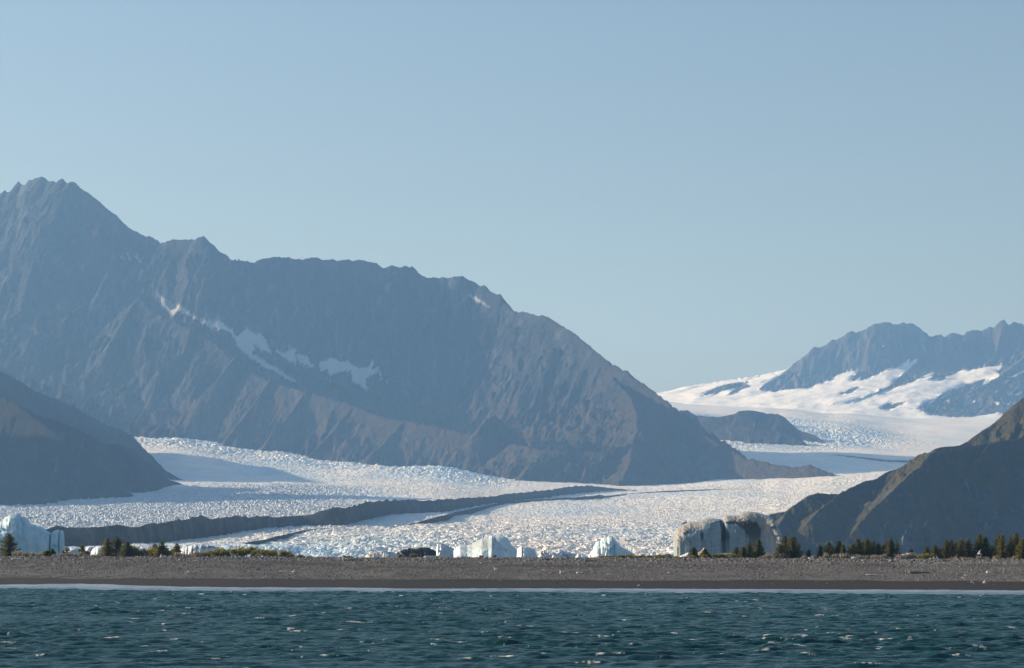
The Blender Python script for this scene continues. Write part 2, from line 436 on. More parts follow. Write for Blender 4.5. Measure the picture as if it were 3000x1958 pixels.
def moraine(name, upper, lower, seed, jag=1.0, du=2.5, face=1.25):
    u0 = max(min(a for a, b in upper), min(a for a, b in lower)); u1 = min(max(a for a, b in upper), max(a for a, b in lower))
    U = np.arange(u0, u1, du)
    vu = interp(U, upper); vl = interp(U, lower)
    df = np.array([glacier_d(u, v) for u, v in zip(U, vl)])
    for _ in range(6): df[1:-1] = (df[:-2] + 2 * df[1:-1] + df[2:]) / 4
    rows = []
    hgt = np.maximum((vl - vu) * df / F, .5)
    depth = hgt / face                     # steep face towards the sea
    T = np.concatenate([np.linspace(-.6, 0, 4)[:-1], np.linspace(0, 1, 26), np.linspace(1, 6, 26)[1:]])
    x = []; y = []; z = []
    for t in T:
        D = df + depth * t
        zb = zat(glacier_v(U, D), D)
        if t <= 0: zz = zat(vl, D) + t * 6
        elif t <= 1:
            s = t ** .9
            zz = zat(vl + (vu - vl) * s, D)
        else:
            zc = zat(vu, df + depth)
            k = (t - 1) / 5
            zz = zc * (1 - k) ** 1.2 + (zb - 3) * (1 - (1 - k) ** 1.2)
        wgt = np.clip(t, 0, 1) * (1 if t <= 1 else max(0, 1 - (t - 1) / 5))
        X = (U - 1500) / F * D
        hh = hgt * .30
        zz = zz + wgt * jag * (hh * .5 * (ridged(X / 70, D / 70, seed, 4) - .42) + hh * .35 * perlin(X / 34, zz / 22, seed + 3) + .22 * hh * (ridged(X / 40 + zz / 30, zz / 30, seed + 8, 4) - .5) * min(1, 2 * t) * (t < 1.3) + .3 * perlin(X / 9, zz / 5, seed + 5))
        x.append(X); y.append(D); z.append(zz)
    tag(grid_mesh(name, np.array(x), np.array(y), np.array(z), M_DEBRIS), kind="structure")

moraine("moraine", UP1, LO1, 61)
moraine("thin_moraine", UP2, LO2, 71, jag=.8)
moraine("low_moraine", UP3, LO3, 81, jag=1.2)
moraine("far_moraine", UP4, LO4, 91, jag=.8)

# ------------------------------------------------------------------ mountains
def terrain(name, ridges, u0, u1, du, dlist, mat, gully=(60, 200), gamp=40, fine=8, warp=35, seed=1, snow=None, base=None, extra=None, vegf=None, ridge_noise=4, calm=None, lean=.35):
    UU, X, Y = fan(u0, u1, du, dlist)
    H0, D0 = tents(X, Y, ridges)
    f = sstep(0, 140, D0)
    wx = warp * f * fbm(X / 260, Y / 260, seed + 1, 3) * 2
    wy = warp * f * fbm(X / 260, Y / 260, seed + 2, 3) * 2
    H, D = tents(X + wx, Y + wy, ridges)
    f = sstep(0, 110, D)
    gx, gy = gully
    if calm is not None:
        U1, V1 = uv_of(X, Y, H); cm = calm(U1, V1, X, Y, H); f = f * (1 - cm); fine = fine * (1 - .93 * cm)
    sk = X - lean * (Y - Y.mean()) + 70 * fbm(X / 420, Y / 420, seed + 7, 3)
    am = .35 + 1.3 * sstep(-.35, .45, fbm(X / 380, Y / 380, seed + 8, 3))
    r = ridged(sk / gx, Y / gy, seed + 3, 5, .55) + .55 * ridged(sk / (gx * 2.7), Y / (gy * 1.6), seed + 13, 3)
    Z = H + gamp * f * am * (r - .85) * 1.3
    Z = Z + fine * .5 * f * (ridged((X - lean * Y) / 20, Y / 36, seed + 15, 4, .6) - .5)
    Z = Z + fine * (.25 + f) * fbm(X / 34, Y / 34, seed + 5, 5, .58) * 1.6
    Z = Z + ridge_noise * np.clip(1 - D / 60, 0, 1) * fbm(X / 22, Y / 40, seed + 9, 4, .65) * 2
    if extra is not None: Z = extra(UU, X, Y, Z, D)
    U2, V2 = uv_of(X, Y, Z)
    s = np.zeros(Z.shape, np.float32) if snow is None else snow(U2, V2, X, Y, Z).astype(np.float32)
    v = np.full(Z.shape, .5) if vegf is None else vegf(U2, V2, X, Y, Z)
    return tag(grid_mesh(name, X, Y, Z, mat, smooth=True, attrs={"snow": s, "veg": v}), kind="structure")

def soften(mask, n=1):
    m = mask.astype(np.float32)
    for _ in range(n):
        m[1:-1] = (m[:-2] + 2 * m[1:-1] + m[2:]) / 4
        m[:, 1:-1] = (m[:, :-2] + 2 * m[:, 1:-1] + m[:, 2:]) / 4
    return m

# --- the long mountain
MAIN_SKY = crop(0, 480, .2575, [(0, 350), (35, 325), (55, 300), (75, 325), (118, 312), (140, 285), (200, 235), (210, 200), (240, 232), (295, 230), (320, 222), (332, 185), (350, 195), (425, 155), (440, 160), (465, 147), (490, 150), (560, 192), (590, 197), (598, 190), (640, 222), (680, 175), (706, 158), (722, 180), (738, 214), (780, 207), (800, 212), (812, 197), (850, 218), (975, 318), (1040, 352), (1100, 405), (1240, 525), (1265, 555), (1320, 585), (1410, 675), (1500, 745), (1580, 780), (1675, 828), (1700, 815), (1735, 840), (1790, 862), (1808, 900), (1875, 897), (1910, 870), (1960, 856), (2050, 870), (2130, 853), (2210, 860), (2260, 830), (2310, 812), (2322, 838)]) \
    + crop(600, 680, .2575, [(20, 118), (45, 130), (70, 122), (100, 160), (180, 230), (240, 303), (350, 323), (420, 337), (480, 333), (550, 355), (620, 312), (750, 282), (840, 277), (915, 299), (940, 282), (1010, 302), (1130, 310), (1200, 282), (1290, 300), (1350, 320), (1400, 306), (1460, 308), (1505, 330), (1560, 316), (1620, 314), (1700, 328), (1730, 316), (1830, 322), (1900, 345), (1950, 352), (2010, 397), (2040, 402), (2100, 383), (2220, 396), (2290, 383), (2330, 397)]) \
    + crop(1200, 780, .2575, [(20, 4), (50, 14), (110, 80), (155, 108), (240, 128), (330, 135), (390, 122), (450, 135), (520, 113), (590, 110), (640, 128), (700, 172), (740, 184), (790, 212), (840, 208), (860, 215), (885, 262), (920, 290), (980, 305), (1040, 328), (1100, 420), (1170, 520), (1230, 522), (1290, 518), (1390, 540), (1440, 560), (1530, 560), (1600, 590), (1660, 630), (1780, 705), (1890, 770), (2010, 885), (2150, 990), (2230, 1060), (2320, 1130)])
MAIN_SKY += crop(1700, 1000, .336, [(285, 207), (310, 212), (370, 255), (410, 262), (470, 322), (560, 378), (660, 455), (740, 515), (830, 610), (900, 665), (1000, 745), (1120, 840), (1200, 890), (1330, 955), (1430, 1015), (1550, 1035), (1700, 1072), (1850, 1098), (1930, 1090), (1980, 1075), (2010, 1073), (2060, 1092), (2150, 1135), (2220, 1165), (2290, 1187)])
def main_d(u):
    return float(np.interp(u, [-600, 0, 120, 210, 400, 620, 900, 1200, 1400, 1550, 1700, 1850, 2000, 2200, 2470], [9900, 9850, 9700, 9600, 9450, 9300, 9380, 9420, 9350, 9050, 8550, 8180, 7880, 7440, 7120]))
main_ridge = [(u, v, main_d(u)) for u, v in MAIN_SKY]
K = 1.12
main_ridges = [
    ([(-700, 820, 9900), (-300, 700, 9900), (0, 570, 9850)], K, 600, .7),
    ([p for p in main_ridge if p[0] < 680], K, 700, .75),
    ([p for p in main_ridge if 640 <= p[0] < 1480], 1.2, 470, .42),
    ([p for p in main_ridge if p[0] >= 1470], 1.0, 420, .5),
    # ribs below the high peak: crests run down to the left and towards the viewer
    ([(205, 530, 9570), (168, 590, 9530), (150, 690, 9460), (150, 820, 9280), (180, 960, 9080)], 1.25, 60, .9),
    ([(75, 560, 9670), (62, 700, 9500), (52, 840, 9340), (58, 1010, 9140), (90, 1100, 8980)], 1.25, 60, .9),
    ([(330, 735, 9420), (318, 800, 9280), (290, 850, 9200)], 1.25, 60, 1),
    # the front ridge that hides the hollow
    ([(420, 860, 9012), (405, 872, 8975), (440, 905, 8922), (500, 940, 8848), (560, 965, 8765), (640, 1014, 8668), (700, 1076, 8570), (780, 1113, 8450), (870, 1143, 8345), (940, 1160, 8255), (1010, 1180, 8180), (1100, 1215, 8075), (1180, 1232, 8000), (1260, 1247, 7925), (1340, 1262, 7850), (1430, 1290, 7760)], .95, 240, .6),
    ([(405, 872, 8975), (365, 930, 8892), (335, 985, 8825), (312, 1025, 8772), (300, 1110, 8690), (275, 1190, 8622)], 1.15, 120, .9),
    ([(490, 935, 8855), (460, 1000, 8772), (440, 1050, 8712), (425, 1140, 8622), (385, 1235, 8525)], 1.15, 110, .9),
    ([(560, 950, 8750), (540, 1030, 8668), (470, 1075, 8615), (445, 1160, 8532), (455, 1255, 8450)], 1.15, 110, .9),
    ([(690, 1040, 8570), (640, 1110, 8488), (590, 1175, 8435), (560, 1260, 8360)], 1.1, 100, .9),
    ([(800, 1095, 8435), (750, 1175, 8352), (700, 1240, 8292), (660, 1290, 8232)], 1.1, 90, .9),
    ([(900, 1140, 8300), (850, 1210, 8218), (800, 1265, 8165), (770, 1310, 8112)], 1.1, 90, .9),
    ([(1030, 1190, 8150), (985, 1250, 8075), (930, 1310, 8008), (905, 1340, 7962)], 1.0, 90, .8),
    ([(1180, 1235, 7992), (1130, 1290, 7918), (1090, 1330, 7858)], .9, 90, .7),
    # right-hand spur
    ([(1745, 1068, 8500), (1785, 1090, 8330), (1800, 1115, 8180), (1845, 1160, 7960), (1865, 1210, 7780), (1868, 1260, 7610), (1852, 1300, 7450), (1850, 1345, 7310), (1825, 1400, 7120)], .62, 700, .5),
    ([(1450, 1215, 7960), (1420, 1235, 7860), (1400, 1262, 7780)], .9, 120, .6),
    ([(1850, 1300, 7440), (1760, 1318, 7400), (1690, 1325, 7400), (1600, 1320, 7430), (1500, 1300, 7600)], .6, 120, .5),
    ([(1720, 1290, 7480), (1640, 1330, 7360), (1560, 1365, 7290)], .7, 80, .5),
    ([(1930, 1225, 7660), (1880, 1262, 7560)], 1.0, 120, .6),
    ([(1560, 1350, 7330), (1530, 1395, 7220)], .8, 80, .5),
]
M_MAIN = rock_mat("mountain rock", (.021, .024, .030), (.033, .037, .044), (.040, .037, .027), 1.0, .8, 9)
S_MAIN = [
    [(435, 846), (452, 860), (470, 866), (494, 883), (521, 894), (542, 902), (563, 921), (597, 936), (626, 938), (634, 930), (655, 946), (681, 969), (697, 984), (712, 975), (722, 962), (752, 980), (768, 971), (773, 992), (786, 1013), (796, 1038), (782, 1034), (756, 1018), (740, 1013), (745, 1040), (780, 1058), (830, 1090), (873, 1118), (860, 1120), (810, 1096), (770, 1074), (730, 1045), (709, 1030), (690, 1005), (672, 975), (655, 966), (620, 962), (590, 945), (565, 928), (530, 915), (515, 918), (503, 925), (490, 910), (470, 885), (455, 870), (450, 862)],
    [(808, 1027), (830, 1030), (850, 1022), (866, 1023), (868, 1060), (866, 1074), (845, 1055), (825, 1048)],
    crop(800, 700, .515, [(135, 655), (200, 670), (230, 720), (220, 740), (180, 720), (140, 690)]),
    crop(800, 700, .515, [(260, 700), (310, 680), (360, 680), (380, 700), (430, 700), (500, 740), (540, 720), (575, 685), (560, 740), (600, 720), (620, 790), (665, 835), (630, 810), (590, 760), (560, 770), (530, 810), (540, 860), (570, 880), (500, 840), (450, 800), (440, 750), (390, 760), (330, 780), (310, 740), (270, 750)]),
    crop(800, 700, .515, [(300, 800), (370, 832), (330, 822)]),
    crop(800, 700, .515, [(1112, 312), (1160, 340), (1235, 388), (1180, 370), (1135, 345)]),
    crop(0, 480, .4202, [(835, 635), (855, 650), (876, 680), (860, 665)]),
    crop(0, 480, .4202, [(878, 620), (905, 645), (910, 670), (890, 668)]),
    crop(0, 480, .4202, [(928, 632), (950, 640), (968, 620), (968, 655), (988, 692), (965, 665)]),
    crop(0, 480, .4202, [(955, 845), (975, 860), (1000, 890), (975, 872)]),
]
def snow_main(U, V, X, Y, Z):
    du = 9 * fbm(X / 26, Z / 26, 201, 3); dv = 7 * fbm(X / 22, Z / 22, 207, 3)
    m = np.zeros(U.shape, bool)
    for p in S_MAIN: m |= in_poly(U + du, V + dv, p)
    return m.astype(np.float32) * (.62 - .27 * sstep(560, 500, U) - .2 * sstep(1100, 1150, U))  # snow dimmed, most at the left and right, to paint in shade
def veg_main(U, V, X, Y, Z): return sstep(620, 260, Z)
dl = np.concatenate([np.arange(6800, 10000, 4.4), np.arange(10000, 11600, 40)])
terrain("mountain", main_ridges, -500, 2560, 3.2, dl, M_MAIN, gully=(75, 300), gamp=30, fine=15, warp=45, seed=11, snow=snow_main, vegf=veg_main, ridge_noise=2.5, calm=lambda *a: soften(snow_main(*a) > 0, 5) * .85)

# --- snow dome showing over the long ridge
UUd = np.linspace(830, 930, 50); Yd = np.linspace(10800, 11600, 20)
UG, DG = np.meshgrid(UUd, Yd)
Vd = 752 + ((UG - 885) / 26) ** 2 * 3.5
XX = (UG - 1500) / F * DG; ZZ = zat(Vd, 10800) - ((DG - 10950) / 300) ** 2 * 20
m_snow, nt_, bs_, _ = new_mat("snow"); bs_.inputs["Base Color"].default_value = (.82, .82, .82, 1); bs_.inputs["Roughness"].default_value = .8
_n = N(nt_); nt_.links.new(_n.bump(_n.noise(_n.pos(), .05, 5, .6), .4, 3), bs_.inputs["Normal"])
tag(grid_mesh("snow_dome", XX, DG, ZZ, m_snow), kind="structure")

# --- left hill
LHV = [(-900, 760), (-500, 900), (-200, 1010), (0, 1085), (60, 1117), (105, 1146), (165, 1168), (200, 1186), (222, 1190), (240, 1205), (300, 1240), (355, 1258), (385, 1275), (400, 1290), (420, 1312), (442, 1332), (465, 1358), (485, 1378), (520, 1398), (560, 1418)]
LH = [(-1500, 560, 7000)] + [(u, v, float(np.interp(u, [-900, -500, -200, 0, 222, 300, 355, 400, 442, 560], [6500, 6600, 6900, 7300, 7400, 7200, 6900, 6600, 6350, 6110]))) for u, v in LHV]
LHF = [(u, v + float(np.interp(u, [0, 300, 560], [75, 55, 8])), float(np.interp(u, [-900, 0, 222, 355, 442, 560], [5900, 5620, 5540, 5640, 5800, 6000]))) for u, v in LHV]
left_ridges = [(LH, 1.3, 300, .9), (LHF, 1.2, 300, .95),
    ([(-2200, 560, 5900), (-1500, 600, 5600), (-800, 700, 5350), (-500, 840, 5250), (-320, 1010, 5150), (-200, 1110, 5100)], 1.0, 400, .8),  # spur with its crest out of view, added and raised to shade the hill
    ([(-60, 1120, 5600), (60, 1190, 5480), (140, 1250, 5400), (220, 1310, 5340), (300, 1370, 5300), (350, 1420, 5290)], 1.0, 200, .8),
    ([(-250, 1180, 5500), (-120, 1290, 5330), (0, 1370, 5220), (80, 1420, 5170)], 1.0, 200, .8)]
M_LEFT = rock_mat("hill rock", (.012, .014, .017), (.024, .025, .027), (.022, .025, .018), .7, .6, 5)
terrain("left_hill", left_ridges, -1900, 700, 3.4, np.concatenate([np.arange(4750, 7450, 5.0), np.arange(7450, 9000, 30)]), M_LEFT, gully=(55, 230), gamp=20, fine=6, warp=35, seed=23, ridge_noise=1.5)

# --- far snow mountains
FAR = [(1700, 1185, 14300), (1930, 1151, 14300), (2000, 1137, 14300), (2060, 1125, 14300), (2200, 1104, 14300), (2270, 1092, 14300), (2304, 1083, 14300)] + \
    [(a, b, 14300) for a, b in crop(2200, 900, .3361, [(320, 545), (380, 485), (450, 430), (510, 390), (540, 345), (552, 338), (590, 350), (620, 345), (670, 318), (700, 285), (750, 282), (790, 258), (850, 213), (890, 210), (935, 218), (985, 192), (1030, 165), (1080, 143), (1150, 127), (1200, 130), (1260, 152), (1310, 133), (1370, 138), (1415, 137), (1450, 165), (1500, 205), (1550, 248), (1590, 260), (1610, 245), (1660, 240), (1695, 268), (1710, 240), (1740, 218), (1800, 228), (1850, 238), (1880, 213), (1920, 203), (1970, 198), (2000, 205), (2050, 180), (2085, 165), (2130, 182), (2170, 120), (2210, 113), (2230, 140), (2260, 150), (2290, 130), (2340, 140), (2380, 155)])] + [(3050, 960, 14300), (3200, 930, 14300), (3500, 960, 14300), (4000, 900, 14300)]
far_ridges = [(FAR[:7], .22, 200, .22), (FAR[6:], 1.15, 205, .22),
    ([(3060, 1000, 14100), (2960, 1080, 13700), (2860, 1140, 13400), (2800, 1168, 13260)], .5, 250, .45)]
M_FAR = rock_mat("far rock", (.040, .040, .042), (.075, .072, .068), (.07, .066, .05), 1.3, .3, 10)
FROCK = [
    crop(2200, 900, .3361, [(60, 715), (130, 727), (200, 740), (240, 732), (340, 705), (350, 715), (380, 715), (470, 700), (475, 712), (560, 680), (640, 655), (680, 640), (720, 610), (750, 590), (820, 570), (880, 545), (935, 540), (915, 580), (880, 638), (920, 635), (955, 615), (960, 640), (1050, 600), (1150, 560), (1200, 535), (1300, 512), (1370, 505), (1400, 470), (1460, 440), (1440, 490), (1380, 540), (1300, 612), (1200, 690), (1100, 735), (1000, 785), (900, 812), (840, 842), (900, 822), (980, 795), (1100, 758), (1250, 702), (1400, 655), (1500, 600), (1580, 555), (1602, 568), (1560, 630), (1640, 637), (1700, 605), (1760, 590), (1800, 570), (1860, 530), (1890, 555), (2000, 530), (2090, 515), (2110, 520), (2195, 480), (2185, 520), (2150, 560), (2170, 598), (2080, 640), (2010, 632), (1900, 672), (1800, 712), (1700, 742), (1600, 790), (1530, 830), (1460, 882), (1500, 912), (1600, 937), (1740, 962), (1900, 957), (2000, 942), (2160, 920), (2250, 952), (2380, 960), (3500, 960), (3500, -300), (330, -300), (320, 540), (200, 640)]),
    crop(2200, 900, .3361, [(775, 760), (800, 742), (850, 717), (940, 690), (925, 712), (890, 728), (830, 755)]),
    crop(2200, 900, .3361, [(1120, 885), (1170, 855), (1245, 822), (1220, 850), (1300, 832), (1350, 825), (1280, 860), (1195, 895)]),
    crop(1700, 1000, .336, [(1060, 480), (1100, 450), (1150, 415), (1250, 380), (1370, 360), (1330, 378), (1460, 348), (1440, 370), (1485, 385), (1400, 430), (1290, 472), (1355, 405), (1230, 440), (1165, 472), (1160, 450)]),
    crop(1700, 1000, .336, [(1562, 368), (1605, 348), (1590, 362)]),
    crop(2200, 900, .3361, [(690, 858), (730, 845), (700, 856)]),
    crop(2200, 900, .3361, [(1380, 888), (1420, 876), (1385, 892)]),
]
FSNOW = [crop(2200, 900, .3361, q) for q in (
    [(1122, 372), (1145, 340), (1190, 322), (1165, 345)], [(1300, 510), (1370, 455), (1390, 450), (1380, 500), (1330, 512)],
    [(1530, 840), (1570, 812), (1690, 735), (1620, 800), (1580, 835)], [(2000, 680), (2030, 640), (2130, 590), (2165, 600), (2100, 640), (2050, 665)],
    [(2205, 655), (2230, 640), (2285, 630), (2230, 660)], [(2215, 620), (2300, 590), (2380, 545), (2380, 570), (2300, 605)], [(2110, 655), (2150, 642), (2130, 655)],
    [(1695, 815), (1745, 788), (1725, 815)], [(1920, 838), (1950, 815), (1945, 832)], [(1965, 815), (2005, 795), (1990, 820)],
    [(2110, 815), (2160, 825), (2155, 865), (2135, 850)], [(2215, 860), (2265, 825), (2235, 855)], [(2215, 888), (2265, 862), (2240, 880)],
    [(2115, 755), (2145, 725), (2130, 750)], [(2290, 775), (2345, 735), (2380, 725), (2350, 765)], [(1765, 940), (1775, 928), (1782, 942)],
    [(2222, 530), (2240, 500), (2235, 525)])]
def snow_far(U, V, X, Y, Z):
    du = 3.5 * fbm(X / 45, Y / 90, 301, 4); dv = 3.5 * fbm(X / 45, Y / 90, 307, 4)
    m = np.ones(U.shape, bool)
    for p in FROCK: m &= ~in_poly(U + du, V + dv, p)
    for p in FSNOW: m |= in_poly(U + du * .4, V + dv * .4, p)
    return m.astype(np.float32)
terrain("snow_mountain", far_ridges, 1640, 3700, 3.4, np.concatenate([np.arange(12350, 14700, 8.0), np.arange(14700, 16500, 60)]), M_FAR, gully=(70, 300), gamp=34, fine=11, warp=40, seed=37, snow=snow_far, ridge_noise=6, calm=lambda *a: soften(snow_far(*a), 6) * .97)

# --- rock island in the ice
NUN = [(1960, 1225, 9950), (1992, 1203, 9950), (2015, 1203, 9950), (2040, 1218, 9930), (2070, 1219, 9900), (2110, 1222, 9880), (2150, 1214, 9880), (2165, 1205, 9880), (2195, 1202, 9880), (2240, 1210, 9880), (2280, 1213, 9870), (2298, 1222, 9860), (2312, 1238, 9850), (2335, 1255, 9830), (2355, 1265, 9800), (2385, 1272, 9770), (2415, 1295, 9720), (2432, 1312, 9700)]
nun_ridges = [(NUN, 1.0, 200, .6), ([(2120, 1245, 9750), (2200, 1250, 9690), (2290, 1262, 9650), (2350, 1290, 9600)], .8, 100, .6)]
M_NUN = rock_mat("island rock", (.028, .030, .034), (.050, .051, .053), (.048, .044, .032), .9, .5, 6)
terrain("rock_island", nun_ridges, 1880, 2520, 3.0, np.arange(9200, 10500, 5.0), M_NUN, gully=(50, 200), gamp=18, fine=6, warp=25, seed=43, ridge_noise=2)

# --- near right headland
RH = [(2740, 1312, 4110), (2815, 1304, 4140), (2830, 1297, 4150), (2881, 1260, 4165), (2915, 1240, 4175), (2948, 1224, 4180), (2964, 1200, 4185), (3000, 1163, 4195), (3200, 1010, 4220), (3600, 820, 4300), (4100, 760, 4500)]
RH2 = [(2225, 1535, 3735), (2240, 1518, 3740), (2257, 1508, 3745), (2285, 1502, 3750), (2309, 1499, 3760), (2325, 1484, 3765), (2341, 1472, 3775), (2360, 1459, 3785), (2382, 1451, 3795), (2420, 1447, 3815), (2459, 1448, 3830), (2478, 1440, 3845), (2495, 1425, 3860), (2530, 1412, 3880), (2572, 1402, 3900), (2603, 1380, 3920), (2625, 1375, 3930), (2650, 1369, 3945), (2700, 1345, 3970), (2740, 1325, 4000)]
RIBA = [(2680, 1345, 3925), (2696, 1333, 3920), (2710, 1330, 3910), (2722, 1334, 3890), (2700, 1365, 3850), (2660, 1395, 3810), (2625, 1430, 3770), (2580, 1470, 3730), (2545, 1505, 3700), (2510, 1545, 3665), (2480, 1590, 3630)]
right_ridges = [(RH, .88, 500, .7), (RH2, .72, 300, .6), (RIBA, .64, 300, .6),
    ([(2722, 1334, 3890), (2760, 1326, 3930), (2830, 1310, 4000), (2950, 1290, 4060), (3100, 1260, 4100), (3400, 1200, 4200), (4000, 1100, 4400)], 1.05, 400, .8),
    ([(2459, 1448, 3830), (2425, 1480, 3760), (2400, 1495, 3710), (2370, 1530, 3660)], .7, 200, .6),
    ([(2830, 1312, 3990), (2800, 1340, 3940), (2775, 1370, 3900)], 1.1, 80, .9),
    ([(2900, 1300, 4030), (2880, 1325, 3990), (2862, 1350, 3950)], 1.1, 80, .9),
    ([(2309, 1499, 3760), (2295, 1520, 3700), (2275, 1550, 3640)], .8, 100, .7)]
M_RIGHT = rock_mat("headland rock", (.028, .029, .031), (.066, .064, .060), (.044, .050, .026), .4, .95, 3)
def alder(UU, X, Y, Z, D):
    patch = sstep(-.15, .35, fbm(X / 130, Y / 130, 401, 4) + .25 * sstep(2720, 2500, UU))
    f1, f2, idh = worley(X / 3.2, Y / 3.2, 405)
    crown = np.clip(1 - f1 * 1.25, 0, 1) ** .7 * (.6 + .9 * idh)
    spike = np.clip(1 - f1 * 2.4, 0, 1) * (idh > .965) * 6
    Z = Z + patch * (2.4 * crown + spike * .8)
    return Z
def veg_right(U, V, X, Y, Z): return .25 + 1.1 * sstep(-.15, .35, fbm(X / 130, Y / 130, 401, 4) + .25 * sstep(2720, 2500, U))
terrain("headland", right_ridges, 2180, 3900, 2.6, np.concatenate([np.arange(3480, 4460, 2.2), np.arange(4460, 5600, 25)]), M_RIGHT, gully=(32, 90), gamp=15, fine=6, warp=22, seed=53, extra=alder, vegf=veg_right, ridge_noise=1.0)
# ------------------------------------------------------------------ ground, beach and water
rng = np.random.default_rng(7)
def plane(name, x0, x1, y0, y1, z, mat, n=2):
    X, Y = np.meshgrid(np.linspace(x0, x1, n), np.linspace(y0, y1, n))
    return tag(grid_mesh(name, X, Y, np.full(X.shape, float(z)), mat), kind="structure")
m_bed, nt_, bs_, _ = new_mat("seabed"); n_ = N(nt_)
nt_.links.new(n_.mix(n_.noise(n_.pos(), .05, 5), (.05, .048, .045), (.09, .085, .08)), bs_.inputs["Base Color"])
bs_.inputs["Roughness"].default_value = .9
plane("ground", -8900, 8900, -1400, 17800, -4.0, m_bed)

SHORE = [(-1500, 1712), (0, 1719), (420, 1723), (700, 1725.5), (1000, 1726.5), (1150, 1728), (1500, 1728.5), (2000, 1730), (2600, 1732.5), (3000, 1734.5), (4500, 1741)]
BERM = [(-1500, 1630), (0, 1633), (500, 1634.5), (1000, 1636.5), (1500, 1636), (2000, 1638), (2600, 1641), (3000, 1641.5), (4500, 1646)]
WB = 80.0
def shore_d(U): return F * CAMZ / (interp(U, SHORE) - HZ)
def berm_z(U):
    d = shore_d(U) + WB
    return CAMZ - (interp(U, BERM) - HZ) / F * d
def beach_z(U, D):
    """height of the beach at pixel column U and distance D (smooth part)"""
    ds = shore_d(U); t = (D - ds) / WB; zb = berm_z(U)
    up = zb * (t * 1.0 + .06 * np.sin(np.clip(t, 0, 1) * math.pi * 2) * -.5)
    back = zb - .35 * sstep(1.0, 1.25, t) - (zb + 1.5) * sstep(1.7, 2.6, t)
    return np.where(t < 1, up, back)
def beach_t(v, U):
    """fraction up the beach where row v shows"""
    tt = np.linspace(0, 1, 400); D = shore_d(U) + WB * tt
    vv = HZ - F * (beach_z(np.full(400, float(U)), D) - CAMZ) / D
    return float(np.interp(-v, -vv, tt))
def on_beach(u, v):
    t = beach_t(v, u); D = float(shore_d(u)) + WB * t
    return (u - 1500) / F * D, D, float(beach_z(np.array([float(u)]), np.array([D]))[0])

